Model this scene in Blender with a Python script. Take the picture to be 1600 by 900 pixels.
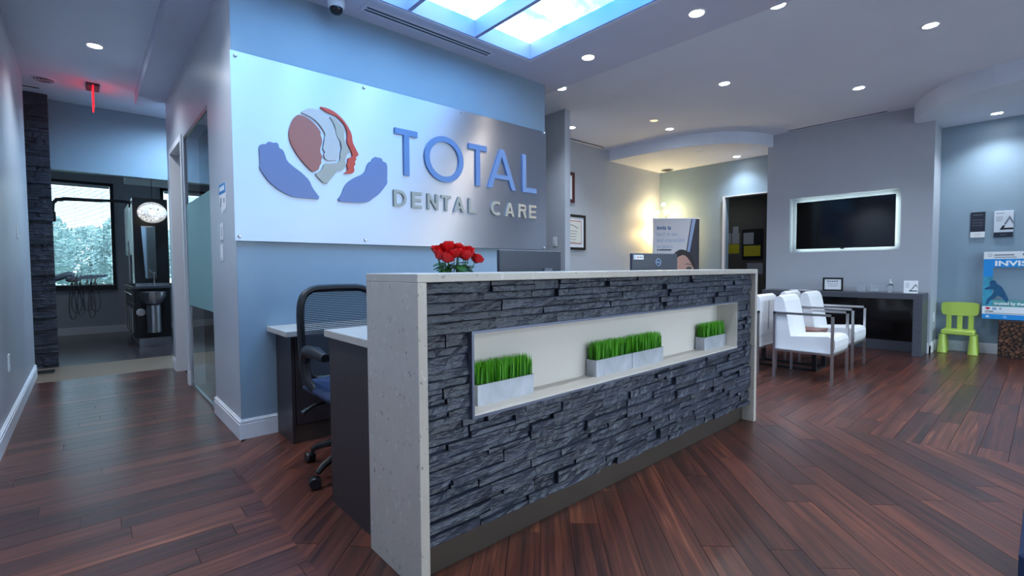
import bpy, math, random
from mathutils import Vector, Matrix
for o in list(bpy.data.objects): bpy.data.objects.remove(o, do_unlink=True)
SC = bpy.context.scene
COL = SC.collection
random.seed(7)
PI = math.pi

# ------------------------------------------------------------------ camera
FPX = 749.25; CAM_H = 1.10
yaw, pit, rol = (math.radians(a) for a in (48.2537, -2.3187, -0.3539))
FW = Vector((math.cos(pit)*math.cos(yaw), math.cos(pit)*math.sin(yaw), math.sin(pit)))
_r = Vector((math.sin(yaw), -math.cos(yaw), 0)); _u = _r.cross(FW)
RT = math.cos(rol)*_r + math.sin(rol)*_u
UP = -math.sin(rol)*_r + math.cos(rol)*_u
CAM = Vector((0, 0, CAM_H))
cd = bpy.data.cameras.new('camera'); cam = bpy.data.objects.new('camera', cd); COL.objects.link(cam)
cd.sensor_fit = 'HORIZONTAL'; cd.sensor_width = 36; cd.lens = FPX/1600*36
cd.clip_start = 0.05; cd.clip_end = 200
cam.matrix_world = Matrix(((RT.x, UP.x, -FW.x, CAM.x), (RT.y, UP.y, -FW.y, CAM.y), (RT.z, UP.z, -FW.z, CAM.z), (0, 0, 0, 1)))
SC.camera = cam

def on(px, py, ax, v):
    """the point of the plane (x|y|z = v) behind a pixel of the 1600x900 photograph"""
    d = FW + (px-800)/FPX*RT - (py-450)/FPX*UP
    i = 'xyz'.index(ax)
    return CAM + d*((v-CAM[i])/d[i])

# ------------------------------------------------------------------ world and exposure
W = bpy.data.worlds.new('world'); SC.world = W; W.use_nodes = True
nt = W.node_tree; nt.nodes.clear()
wo = nt.nodes.new('ShaderNodeOutputWorld'); wb = nt.nodes.new('ShaderNodeBackground')
wt = nt.nodes.new('ShaderNodeTexCoord'); wn = nt.nodes.new('ShaderNodeTexNoise'); wr = nt.nodes.new('ShaderNodeValToRGB')
wn.inputs['Scale'].default_value = 3.0; wn.inputs['Detail'].default_value = 5
wr.color_ramp.elements[0].position = .38; wr.color_ramp.elements[0].color = (.42, .70, .92, 1)
wr.color_ramp.elements[1].position = .62; wr.color_ramp.elements[1].color = (.80, .90, .97, 1)
nt.links.new(wt.outputs['Generated'], wn.inputs['Vector']); nt.links.new(wn.outputs['Fac'], wr.inputs['Fac'])
nt.links.new(wr.outputs['Color'], wb.inputs['Color']); nt.links.new(wb.outputs['Background'], wo.inputs['Surface'])
wb.inputs['Strength'].default_value = 1.8
vs = SC.view_settings
vs.view_transform = 'Standard'; vs.look = 'None'; vs.exposure = 1.8; vs.gamma = 1.0; vs.use_curve_mapping = False
LAMP = 26.0      # watts of one recessed downlight

# ------------------------------------------------------------------ materials
def S(r, g, b):
    f = lambda c: (c/255/12.92) if c <= 10 else ((c/255+.055)/1.055)**2.4
    return (f(r), f(g), f(b), 1)
MATS = {}
def mat(name, col=(.5, .5, .5, 1), rough=.5, metal=0.0, spec=.5, var=0.0, vscale=8.0, bump=0.0, bscale=60.0, stretch=(1, 1, 1),
        emit=None, estr=0.0, trans=0.0, alpha=1.0, objrand=0.0, coat=0.0):
    if name in MATS: return MATS[name]
    m = bpy.data.materials.new(name); m.use_nodes = True; MATS[name] = m
    t = m.node_tree; b = t.nodes['Principled BSDF']
    b.inputs['Base Color'].default_value = col; b.inputs['Roughness'].default_value = rough
    b.inputs['Metallic'].default_value = metal; b.inputs['Specular IOR Level'].default_value = spec
    b.inputs['Transmission Weight'].default_value = trans; b.inputs['Alpha'].default_value = alpha
    b.inputs['Coat Weight'].default_value = coat
    if emit: b.inputs['Emission Color'].default_value = emit; b.inputs['Emission Strength'].default_value = estr
    tc = t.nodes.new('ShaderNodeTexCoord'); mp = t.nodes.new('ShaderNodeMapping'); mp.inputs['Scale'].default_value = stretch
    t.links.new(tc.outputs['Object'], mp.inputs['Vector'])
    if var or objrand:
        n = t.nodes.new('ShaderNodeTexNoise'); n.inputs['Scale'].default_value = vscale; n.inputs['Detail'].default_value = 6
        t.links.new(mp.outputs['Vector'], n.inputs['Vector'])
        h = t.nodes.new('ShaderNodeHueSaturation'); h.inputs['Color'].default_value = col
        r = t.nodes.new('ShaderNodeMapRange'); r.inputs['From Min'].default_value = .3; r.inputs['From Max'].default_value = .7
        r.inputs['To Min'].default_value = 1-var; r.inputs['To Max'].default_value = 1+var
        t.links.new(n.outputs['Fac'], r.inputs['Value'])
        last = r.outputs['Result']
        if objrand:
            oi = t.nodes.new('ShaderNodeObjectInfo'); r2 = t.nodes.new('ShaderNodeMapRange')
            r2.inputs['To Min'].default_value = 1-objrand; r2.inputs['To Max'].default_value = 1+objrand
            t.links.new(oi.outputs['Random'], r2.inputs['Value'])
            mm = t.nodes.new('ShaderNodeMath'); mm.operation = 'MULTIPLY'
            t.links.new(last, mm.inputs[0]); t.links.new(r2.outputs['Result'], mm.inputs[1]); last = mm.outputs[0]
        t.links.new(last, h.inputs['Value']); t.links.new(h.outputs['Color'], b.inputs['Base Color'])
    if bump:
        n2 = t.nodes.new('ShaderNodeTexNoise'); n2.inputs['Scale'].default_value = bscale; n2.inputs['Detail'].default_value = 5
        t.links.new(mp.outputs['Vector'], n2.inputs['Vector'])
        bp = t.nodes.new('ShaderNodeBump'); bp.inputs['Strength'].default_value = bump; bp.inputs['Distance'].default_value = .01
        t.links.new(n2.outputs['Fac'], bp.inputs['Height']); t.links.new(bp.outputs['Normal'], b.inputs['Normal'])
    return m

ceil_m = mat('ceiling_paint', S(220, 226, 240), .8, var=.02, vscale=2)
drop_m = mat('drop_ceiling_paint', S(196, 198, 216), .75, var=.02, vscale=2)
greige = mat('greige_paint', S(176, 180, 190), .5, bump=.03, bscale=220, var=.015)
blue = mat('blue_grey_paint', S(136, 156, 172), .45, bump=.03, bscale=220, var=.015)
hallp = mat('hall_paint', S(184, 188, 198), .32, bump=.02, bscale=220, var=.015)
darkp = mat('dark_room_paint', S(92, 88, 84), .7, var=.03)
white_trim = mat('white_trim_paint', S(226, 226, 232), .35)
tan = mat('tan_corridor_floor', S(112, 92, 76), .55, var=.12, vscale=12, stretch=(1, 8, 1))
slab_m = mat('floor_slab', S(40, 28, 26), .6, var=.05)
roomfl = mat('treatment_room_floor', S(70, 60, 62), .2, var=.2, vscale=5, stretch=(1.2, 14, 1))
steel = mat('brushed_steel', S(180, 182, 188), .3, 1, var=.08, vscale=40, stretch=(1, 1, .05))
chrome = mat('satin_chrome', S(205, 204, 206), .32, 1)
dkmetal = mat('dark_bronze_kick', S(96, 86, 80), .42, .8, var=.06, vscale=5)
black = mat('black_plastic', S(20, 21, 26), .42)
blackgl = mat('black_gloss', S(14, 15, 19), .12)
navy = mat('navy_fabric', S(22, 38, 70), .7, bump=.2, bscale=200)
scrn = mat('black_screen', S(8, 10, 14), .08)
monm = mat('monitor_plastic', S(48, 54, 68), .38)
whitepl = mat('white_plastic', S(225, 228, 232), .35)
leather = mat('white_leather', S(222, 222, 226), .42, bump=.08, bscale=90, var=.02)
lime = mat('lime_plastic', S(174, 196, 86), .38)
galv = mat('galvanised_metal', S(176, 180, 190), .45, .55, var=.14, vscale=18, stretch=(1, 1, .6))
nichem = mat('niche_white', S(210, 203, 196), .5)
framem = mat('niche_frame_metal', S(104, 108, 126), .4, .6)
consm = mat('charcoal_laminate', S(74, 76, 86), .4, var=.12, vscale=9, stretch=(1, 1, 12))
tabred = mat('red_brown_wood', S(110, 62, 50), .35, var=.2, vscale=10, stretch=(10, 1, 1))
red_petal = mat('red_petal', S(212, 14, 20), .5, var=.18, vscale=30)
leafm = mat('leaf_green', S(38, 92, 40), .45, var=.2, vscale=30)
blueletter = mat('blue_letter_face', S(104, 130, 172), .4)
handm = mat('slate_blue_face', S(112, 124, 164), .4)
rustm = mat('rust_face', S(172, 102, 90), .42)
lgreym = mat('pale_grey_face', S(200, 188, 182), .42)
taupem = mat('taupe_face', S(180, 166, 150), .42)
redm = mat('red_face', S(214, 72, 50), .42)
taupel = mat('taupe_letter_face', S(170, 160, 146), .42)
paper = mat('white_paper', S(228, 230, 234), .6)
yellow = mat('yellow_paper', S(196, 186, 40), .6)
dkwood = mat('dark_frame_wood', S(26, 22, 24), .35)
mahog = mat('mahogany_frame', S(78, 34, 34), .35)
inkgrey = mat('grey_ink', S(110, 112, 122), .6)
inkdark = mat('dark_ink', S(24, 26, 32), .6)
inkblue = mat('blue_ink', S(48, 92, 150), .6)
inkpale = mat('pale_blue_ink', S(140, 164, 196), .6)
inkwhite = mat('white_ink', S(235, 240, 244), .6)
skin = mat('print_skin', S(196, 152, 140), .6)
bluepr = mat('bright_blue_print', S(28, 140, 214), .5)
tealpr = mat('teal_print', S(60, 150, 180), .5, var=.3, vscale=9)
divem = mat('diver_print', S(24, 84, 124), .5, var=.2, vscale=20)
signblue = mat('sticker_blue', S(44, 128, 196), .5)
espresso = mat('espresso_laminate', S(50, 42, 44), .42, var=.22, vscale=14, stretch=(9, 9, .5))
tower_m = mat('tower_black', S(16, 17, 21), .3)
mirror = mat('mirror_glass', S(190, 200, 205), .04, 1)
winframe = mat('dark_window_frame', S(24, 30, 40), .4)
slatm = mat('blind_slat', S(214, 226, 232), .5)
tree_m = mat('hazed_tree_leaves', S(164, 190, 190), .8, var=.3, vscale=2)  # outdoor haze is put into the pale leaf colour
ground_m = mat('outside_ground', S(110, 125, 100), .9)
redglow = mat('exit_red', S(230, 30, 40), .4, emit=S(255, 24, 40), estr=.7)
tvglow = mat('tv_led_strip', S(230, 250, 245), .4, emit=(.80, 1.0, .93, 1), estr=5)
lens_cool = mat('lamp_lens_cool', S(250, 252, 255), .4, emit=(.90, .96, 1, 1), estr=14)
lens_warm = mat('lamp_lens_warm', S(255, 240, 220), .4, emit=(1, .80, .60, 1), estr=14)
lens_off = mat('lamp_lens_dim', S(220, 190, 150), .4, emit=(1, .70, .40, 1), estr=.35)
bulb_m = mat('warm_bulb', S(255, 230, 180), .4, emit=(1, .80, .42, 1), estr=30)
pend_glow = mat('pendant_bulb', S(255, 245, 235), .4, emit=(1, .94, .86, 1), estr=3)
pend_shell = mat('pendant_wire', S(240, 240, 240), .5, emit=(1, .97, .92, 1), estr=.05)
meshback = mat('chair_mesh', S(30, 36, 48), .6)

def quartz():
    m = mat('speckled_quartz', S(180, 172, 164), .3, var=.05, vscale=14)
    t = m.node_tree; b = t.nodes['Principled BSDF']; src = b.inputs['Base Color'].links[0].from_socket
    tc = t.nodes.new('ShaderNodeTexCoord'); mp = t.nodes.new('ShaderNodeMapping'); mp.inputs['Scale'].default_value = (1, 1, .6)
    t.links.new(tc.outputs['Object'], mp.inputs['Vector'])
    nz = t.nodes.new('ShaderNodeTexNoise'); nz.inputs['Scale'].default_value = 26; nz.inputs['Detail'].default_value = 2
    ad = t.nodes.new('ShaderNodeVectorMath'); ad.operation = 'MULTIPLY_ADD'; ad.inputs[1].default_value = (.05, .05, .05)
    t.links.new(mp.outputs['Vector'], nz.inputs['Vector']); t.links.new(nz.outputs['Color'], ad.inputs[0]); t.links.new(mp.outputs['Vector'], ad.inputs[2])
    last = src
    for sc, lo, hi, c, k in ((30, .06, .16, S(104, 98, 96), .30), (62, .10, .22, S(120, 115, 112), .42), (40, .10, .26, S(196, 192, 188), .5)):
        v = t.nodes.new('ShaderNodeTexVoronoi'); v.inputs['Scale'].default_value = sc
        t.links.new(ad.outputs[0], v.inputs['Vector'])
        rr = t.nodes.new('ShaderNodeMapRange'); rr.inputs['From Min'].default_value = lo; rr.inputs['From Max'].default_value = hi
        rr.inputs['To Min'].default_value = 1; rr.inputs['To Max'].default_value = 0
        t.links.new(v.outputs['Distance'], rr.inputs['Value'])
        sp = t.nodes.new('ShaderNodeSeparateColor'); t.links.new(v.outputs['Color'], sp.inputs['Color'])
        lt = t.nodes.new('ShaderNodeMath'); lt.operation = 'LESS_THAN'; lt.inputs[1].default_value = k; t.links.new(sp.outputs[0], lt.inputs[0])
        mu = t.nodes.new('ShaderNodeMath'); mu.operation = 'MULTIPLY'; t.links.new(rr.outputs['Result'], mu.inputs[0]); t.links.new(lt.outputs[0], mu.inputs[1])
        mx = t.nodes.new('ShaderNodeMix'); mx.data_type = 'RGBA'
        t.links.new(mu.outputs[0], mx.inputs['Factor']); t.links.new(last, mx.inputs['A']); mx.inputs['B'].default_value = c
        last = mx.outputs['Result']
    t.links.new(last, b.inputs['Base Color']); return m
quartz_m = quartz()

def stone():
    m = mat('slate_stone', S(47, 52, 66), .34, spec=.5, var=.38, vscale=16, bump=.85, bscale=30, stretch=(1, 1, 2.2), objrand=.28)
    return m
stone_m = stone()
mortar = mat('dark_backing', S(22, 24, 30), .8)

def wood():
    m = bpy.data.materials.new('plank_wood'); m.use_nodes = True; t = m.node_tree; b = t.nodes['Principled BSDF']
    at = t.nodes.new('ShaderNodeAttribute'); at.attribute_name = 'tone'
    uv = t.nodes.new('ShaderNodeUVMap'); mp = t.nodes.new('ShaderNodeMapping'); mp.inputs['Scale'].default_value = (1.3, 44, 1)
    t.links.new(uv.outputs['UV'], mp.inputs['Vector'])
    n = t.nodes.new('ShaderNodeTexNoise'); n.inputs['Scale'].default_value = 1.6; n.inputs['Detail'].default_value = 8; n.inputs['Roughness'].default_value = .62; n.inputs['Distortion'].default_value = .6
    t.links.new(mp.outputs['Vector'], n.inputs['Vector'])
    mp2 = t.nodes.new('ShaderNodeMapping'); mp2.inputs['Scale'].default_value = (.6, 13, 1); t.links.new(uv.outputs['UV'], mp2.inputs['Vector'])
    n2 = t.nodes.new('ShaderNodeTexNoise'); n2.inputs['Scale'].default_value = 1.5; n2.inputs['Detail'].default_value = 3; n2.inputs['Distortion'].default_value = 1.2
    t.links.new(mp2.outputs['Vector'], n2.inputs['Vector'])
    # tone + streaks -> ramp
    a = t.nodes.new('ShaderNodeMath'); a.operation = 'MULTIPLY_ADD'; a.inputs[1].default_value = .24; t.links.new(at.outputs['Fac'], a.inputs[0])
    s = t.nodes.new('ShaderNodeMath'); s.operation = 'MULTIPLY_ADD'; s.inputs[1].default_value = .80; t.links.new(n2.outputs['Fac'], s.inputs[0])
    s2 = t.nodes.new('ShaderNodeMath'); s2.operation = 'MULTIPLY_ADD'; s2.inputs[1].default_value = .86; s2.inputs[2].default_value = -.41
    t.links.new(n.outputs['Fac'], s2.inputs[0]); t.links.new(s2.outputs[0], s.inputs[2]); t.links.new(s.outputs[0], a.inputs[2])
    r = t.nodes.new('ShaderNodeValToRGB'); cr = r.color_ramp
    cr.elements[0].position = .12; cr.elements[0].color = S(32, 20, 19)
    cr.elements[1].position = .92; cr.elements[1].color = S(140, 82, 58)
    for p, c in ((.36, S(54, 31, 28)), (.56, S(78, 42, 34)), (.75, S(104, 57, 43))):
        e = cr.elements.new(p); e.color = c
    t.links.new(a.outputs[0], r.inputs['Fac']); t.links.new(r.outputs['Color'], b.inputs['Base Color'])
    b.inputs['Roughness'].default_value = .29; b.inputs['Specular IOR Level'].default_value = .6
    bp = t.nodes.new('ShaderNodeBump'); bp.inputs['Strength'].default_value = .10; bp.inputs['Distance'].default_value = .004
    t.links.new(n.outputs['Fac'], bp.inputs['Height']); t.links.new(bp.outputs['Normal'], b.inputs['Normal'])
    return m
wood_m = wood()

def brushed_sign():
    m = bpy.data.materials.new('brushed_aluminium_sign'); m.use_nodes = True; t = m.node_tree; b = t.nodes['Principled BSDF']
    b.inputs['Base Color'].default_value = S(182, 188, 202); b.inputs['Metallic'].default_value = 1; b.inputs['Roughness'].default_value = .42
    b.inputs['Anisotropic'].default_value = .9
    cx = t.nodes.new('ShaderNodeCombineXYZ'); cx.inputs[2].default_value = 1; t.links.new(cx.outputs[0], b.inputs['Tangent'])
    tc = t.nodes.new('ShaderNodeTexCoord'); mp = t.nodes.new('ShaderNodeMapping'); mp.inputs['Scale'].default_value = (1.2, 1, 160)
    t.links.new(tc.outputs['Object'], mp.inputs['Vector'])
    n = t.nodes.new('ShaderNodeTexNoise'); n.inputs['Scale'].default_value = 3; n.inputs['Detail'].default_value = 4; t.links.new(mp.outputs['Vector'], n.inputs['Vector'])
    r = t.nodes.new('ShaderNodeMapRange'); r.inputs['To Min'].default_value = .33; r.inputs['To Max'].default_value = .43
    t.links.new(n.outputs['Fac'], r.inputs['Value']); t.links.new(r.outputs['Result'], b.inputs['Roughness'])
    return m
sign_m = brushed_sign()

def glassmat(name, col, rough=0.0, ior=1.45):
    return mat(name, col, rough, trans=1.0)
clear_glass = glassmat('clear_glass', (.93, .97, .97, 1))
tint_glass = glassmat('tinted_glass', (.78, .87, .89, 1))
def film():
    m = mat('frosted_teal_film', S(142, 190, 194), .5, var=.12, vscale=70, bump=.3, bscale=60)
    b = m.node_tree.nodes['Principled BSDF']; b.inputs['Transmission Weight'].default_value = .25; return m
film_m = film()

def sky_panel():
    m = bpy.data.materials.new('backlit_cloud_panel'); m.use_nodes = True; t = m.node_tree; b = t.nodes['Principled BSDF']
    tc = t.nodes.new('ShaderNodeTexCoord'); n = t.nodes.new('ShaderNodeTexNoise'); n.inputs['Scale'].default_value = 2.6; n.inputs['Detail'].default_value = 6; n.inputs['Roughness'].default_value = .55
    t.links.new(tc.outputs['Object'], n.inputs['Vector'])
    r = t.nodes.new('ShaderNodeValToRGB'); r.color_ramp.elements[0].position = .40; r.color_ramp.elements[0].color = (.07, .40, .95, 1)
    r.color_ramp.elements[1].position = .60; r.color_ramp.elements[1].color = (.38, .68, 1.0, 1)
    t.links.new(n.outputs['Fac'], r.inputs['Fac']); t.links.new(r.outputs['Color'], b.inputs['Emission Color']); b.inputs['Emission Strength'].default_value = 2.0
    b.inputs['Base Color'].default_value = (.6, .7, .8, 1); return m
sky_m = sky_panel()

def grass_mat():
    m = bpy.data.materials.new('artificial_grass'); m.use_nodes = True; t = m.node_tree; b = t.nodes['Principled BSDF']
    at = t.nodes.new('ShaderNodeAttribute'); at.attribute_name = 'tone'
    r = t.nodes.new('ShaderNodeValToRGB'); r.color_ramp.elements[0].color = S(30, 110, 8); r.color_ramp.elements[1].color = S(120, 218, 34)
    t.links.new(at.outputs['Fac'], r.inputs['Fac']); t.links.new(r.outputs['Color'], b.inputs['Base Color']); b.inputs['Roughness'].default_value = .5; return m
grass_m = grass_mat()

# ------------------------------------------------------------------ mesh helpers
class MB:
    def __init__(s): s.v = []; s.f = []; s.uv = []; s.tone = []
    def add(s, vs, fs):
        n = len(s.v); s.v += [tuple(v) for v in vs]; s.f += [tuple(i+n for i in f) for f in fs]; return s
    def box(s, x0, x1, y0, y1, z0, z1):
        return s.add([(x, y, z) for z in (z0, z1) for y in (y0, y1) for x in (x0, x1)],
                     [(0, 2, 3, 1), (4, 5, 7, 6), (0, 1, 5, 4), (2, 6, 7, 3), (0, 4, 6, 2), (1, 3, 7, 5)])
    def rbox(s, x0, x1, y0, y1, z0, z1, r=.01):
        """box with chamfered edges (all twelve)"""
        r = min(r, (x1-x0)/2.01, (y1-y0)/2.01, (z1-z0)/2.01)
        vs = []; idx = {}
        for i, X in enumerate((x0, x1)):
            for j, Y in enumerate((y0, y1)):
                for k, Z in enumerate((z0, z1)):
                    sx, sy, sz = (1-2*i)*r, (1-2*j)*r, (1-2*k)*r
                    for a, p in enumerate(((X, Y+sy, Z+sz), (X+sx, Y, Z+sz), (X+sx, Y+sy, Z))):
                        idx[i, j, k, a] = len(vs); vs.append(p)
        I = lambda i, j, k, a: idx[i, j, k, a]
        fs = []
        for e in (0, 1):
            fs += [tuple(I(e, j, k, 0) for j, k in ((0, 0), (0, 1), (1, 1), (1, 0))), tuple(I(i, e, k, 1) for i, k in ((0, 0), (0, 1), (1, 1), (1, 0))), tuple(I(i, j, e, 2) for i, j in ((0, 0), (0, 1), (1, 1), (1, 0)))]
        for a in (0, 1):
            for c in (0, 1):
                fs += [(I(0, a, c, 1), I(1, a, c, 1), I(1, a, c, 2), I(0, a, c, 2)), (I(a, 0, c, 0), I(a, 1, c, 0), I(a, 1, c, 2), I(a, 0, c, 2)), (I(a, c, 0, 0), I(a, c, 1, 0), I(a, c, 1, 1), I(a, c, 0, 1))]
                for k in (0, 1): fs.append((I(a, c, k, 0), I(a, c, k, 1), I(a, c, k, 2)))
        s.add(vs, fs); s.fixn = True; return s
    def prism(s, poly, a0, a1, axis='z'):
        """polygon extruded along an axis; poly is (x,y) for z, (x,z) for y, (y,z) for x"""
        P = {'z': lambda p, a: (p[0], p[1], a), 'y': lambda p, a: (p[0], a, p[1]), 'x': lambda p, a: (a, p[0], p[1])}[axis]
        n = len(poly)
        s.add([P(p, a0) for p in poly]+[P(p, a1) for p in poly],
              [tuple(range(n))[::-1], tuple(range(n, 2*n))]+[(i, (i+1) % n, (i+1) % n+n, i+n) for i in range(n)])
        s.fixn = True; return s
    def lathe(s, prof, c=(0, 0, 0), n=20, axis='z'):
        """profile of (radius, height) round an axis"""
        vs = []
        for r, h in prof:
            for i in range(n):
                a = 2*PI*i/n; p = (r*math.cos(a), r*math.sin(a), h)
                if axis == 'y': p = (p[0], p[2], p[1])
                if axis == 'x': p = (p[2], p[0], p[1])
                vs.append((p[0]+c[0], p[1]+c[1], p[2]+c[2]))
        m = len(prof); fs = [(j*n+i, j*n+(i+1) % n, (j+1)*n+(i+1) % n, (j+1)*n+i) for j in range(m-1) for i in range(n)]
        fs += [tuple(range(n))[::-1], tuple(range((m-1)*n, m*n))]
        s.add(vs, fs); s.fixn = True; return s
    def tube(s, pts, r, n=8, closed=False):
        pts = [Vector(p) for p in pts]; m = len(pts); R = r if isinstance(r, (list, tuple)) else [r]*m
        vs = []; prev = None
        for i, p in enumerate(pts):
            a = pts[(i-1) % m] if (i or closed) else p; b = pts[(i+1) % m] if (i < m-1 or closed) else p
            d = (b-a).normalized()
            if prev is None: side = d.cross(Vector((0, 0, 1)) if abs(d.z) < .9 else Vector((1, 0, 0))).normalized()
            else: side = (prev-d*prev.dot(d)).normalized()
            prev = side; up = d.cross(side)
            for k in range(n):
                t = 2*PI*(k+.5)/n; vs.append(p+(side*math.cos(t)+up*math.sin(t))*R[i])
        fs = [(j*n+k, j*n+(k+1) % n, ((j+1) % m)*n+(k+1) % n, ((j+1) % m)*n+k) for j in range(m if closed else m-1) for k in range(n)]
        if not closed: fs += [tuple(range(n))[::-1], tuple(range((m-1)*n, m*n))]
        s.add(vs, fs); s.fixn = True; return s
    def ball(s, c, r, n=12, m=8, sq=(1, 1, 1)):
        prof = [(max(1e-4, math.sin(PI*j/m)), -math.cos(PI*j/m)) for j in range(m+1)]
        k = len(s.v); s.lathe(prof, (0, 0, 0), n)
        for i in range(k, len(s.v)):
            x, y, z = s.v[i]; s.v[i] = (c[0]+x*r*sq[0], c[1]+y*r*sq[1], c[2]+z*r*sq[2])
        return s
    def mesh(s, name, smooth=False):
        me = bpy.data.meshes.new(name); me.from_pydata(s.v, [], s.f); me.update()
        if getattr(s, 'fixn', False):
            import bmesh
            b = bmesh.new(); b.from_mesh(me); bmesh.ops.recalc_face_normals(b, faces=b.faces); b.to_mesh(me); b.free()
        if smooth:
            for p in me.polygons: p.use_smooth = True
            try: me.set_sharp_from_angle(angle=math.radians(38))
            except Exception: pass
        return me
    def build(s, name, m, parent=None, smooth=False, **tags):
        return link(name, s.mesh(name, smooth), m, parent, **tags)

def link(name, me, m, parent=None, **tags):
    o = bpy.data.objects.new(name, me); COL.objects.link(o)
    if m and not me.materials: me.materials.append(m)
    if parent: o.parent = parent
    for k, v in tags.items():
        if v: o[k] = v
    return o
def thing(name, label, cat, loc=(0, 0, 0), rz=0.0, group=None):
    o = bpy.data.objects.new(name, None); COL.objects.link(o); o.location = loc; o.rotation_euler = (0, 0, rz); o.empty_display_size = .1
    o['label'] = label; o['category'] = cat
    if group: o['group'] = group
    return o
def struct(name, mb, m, parent=None):
    o = mb.build(name, m, parent)
    if not parent: o['kind'] = 'structure'
    return o
def copy_tree(root, loc, rz=None, label=None):
    def cp(o, par):
        c = o.copy(); COL.objects.link(c); c.parent = par
        for ch in list(o.children): cp(ch, c)
        return c
    r = cp(root, None); r.location = loc
    if rz is not None: r.rotation_euler = (0, 0, rz)
    if label: r['label'] = label
    return r
def text(name, body, size, m, parent, loc, width=None, bold=0.0, thick=.0006, align='LEFT', **tags):
    """flat lettering facing local -Y"""
    c = bpy.data.curves.new(name, 'FONT'); c.body = body; c.size = size; c.extrude = thick; c.offset = bold; c.align_x = align; c.resolution_u = 3
    t = bpy.data.objects.new(name, c); COL.objects.link(t); bpy.context.view_layer.update()
    me = bpy.data.meshes.new_from_object(t.evaluated_get(bpy.context.evaluated_depsgraph_get()))
    bpy.data.objects.remove(t, do_unlink=True)
    if width:
        w = max(v.co.x for v in me.vertices)-min(v.co.x for v in me.vertices); k = width/w
        for v in me.vertices: v.co.x *= k
    me.transform(Matrix.Rotation(PI/2, 4, 'X')); me.materials.clear()
    o = link(name, me, m, parent, **tags); o.location = loc; return o
def lamp(name, kind, loc, power, color, radius=.05, cone=None, blend=.8, parent=None, rot=None):
    l = bpy.data.lights.new(name, kind); l.energy = power; l.color = color
    if kind == 'SPOT': l.spot_size = math.radians(cone); l.spot_blend = blend
    l.shadow_soft_size = radius
    o = bpy.data.objects.new(name, l); COL.objects.link(o); o.location = loc
    if rot: o.rotation_euler = rot
    if parent: o.parent = parent
    return o

# ================================================================== STRUCTURE
ZC = 3.11; ZD = 2.965            # main ceiling, drop ceiling over the desk
YS = 3.475                       # wall carrying the sign
XH = .735                        # hallway wall
XL = -.41                        # left wall
XT = 7.919; XR = 8.44            # television wall, right wall
YF = 5.09                        # wall with the diplomas
YREAR = -3.4

floor = struct('floor', MB().box(-2.6, 11.5, YREAR-.1, 6.6, -.12, -.008), slab_m)
struct('floor_corridor', MB().box(-2.6, 4.5, 6.6, 7.57, -.12, 0), tan)
struct('floor_treatment', MB().box(-2.6, 3.5, 7.57, 11.3, -.12, 0), roomfl)

# ---- planks: each a board of its own, clipped where the laying direction changes
def clip(poly, conv):
    for i in range(len(conv)):
        a, b = conv[i], conv[(i+1) % len(conv)]; out = []
        side = lambda p: (b[0]-a[0])*(p[1]-a[1])-(b[1]-a[1])*(p[0]-a[0])
        for j in range(len(poly)):
            p, q = poly[j], poly[(j+1) % len(poly)]; sp, sq = side(p), side(q)
            if sp >= 0: out.append(p)
            if (sp >= 0) != (sq >= 0):
                k = sp/(sp-sq); out.append((p[0]+k*(q[0]-p[0]), p[1]+k*(q[1]-p[1])))
        poly = out
        if len(poly) < 3: return []
    return poly
def planks(region, ang, w, lmin, lmax, t0=0.0):
    c, s = math.cos(ang), math.sin(ang); L = lambda p: (p[0]*c+p[1]*s, -p[0]*s+p[1]*c); G = lambda q: (q[0]*c-q[1]*s, q[0]*s+q[1]*c)
    q = [L(p) for p in region]; s0 = min(a[0] for a in q); s1 = max(a[0] for a in q); a0 = min(a[1] for a in q); a1 = max(a[1] for a in q)
    out = []; t = t0+math.floor((a0-t0)/w)*w; g = .0009
    while t < a1:
        x = s0-random.uniform(0, lmax)
        while x < s1:
            l = random.uniform(lmin, lmax)
            pl = clip([G((x+g, t+g)), G((x+l-g, t+g)), G((x+l-g, t+w-g)), G((x+g, t+w-g))], region)
            if pl:
                ar = abs(sum(pl[i][0]*pl[(i+1) % len(pl)][1]-pl[(i+1) % len(pl)][0]*pl[i][1] for i in range(len(pl))))/2
                if ar > .002: out.append((pl, L, (random.uniform(0, 50), random.uniform(0, 50)), random.random()))
            x += l
        t += w
    return out
PW = .127
ALLP = planks([(XL, 1.0), (.6, 1.0), (.6, 2.985), (XL, 2.985)], 0, PW, .9, 1.5, 2.985)
ALLP += planks([(XL, 2.985), (.6, 2.985), (.728, 3.46), (.79, 3.70), (.79, 6.6), (XL, 6.6)], 0, PW, .9, 1.5, 2.985)
ALLP += planks([(.6, -.4), (3.82, -.4), (3.82, 3.462), (.728, 3.462), (.6, 2.985)], PI/4, PW, 1.0, 1.6)
ALLP += planks([(3.82, -.4), (XR, -.4), (XR, YF), (3.82, YF)], 0, PW, 1.0, 1.7)
ALLP += planks([(XL, YREAR), (XR, YREAR), (XR, -.4), (XL, -.4)], 0, PW, 1.3, 1.7) + planks([(XL, -.4), (.6, -.4), (.6, 1.0), (XL, 1.0)], 0, PW, 1.3, 1.7)
def plank_vis(p):
    c = Vector((sum(a[0] for a in p[0])/len(p[0]), sum(a[1] for a in p[0])/len(p[0]), 0)); d = c-CAM
    w = d.dot(FW)
    if w < .6: return 99
    x = 800+FPX*d.dot(RT)/w; y = 450-FPX*d.dot(UP)/w
    return d.length if (-250 < x < 1850 and y < 1150) else 50+d.length
ALLP.sort(key=plank_vis)
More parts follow.
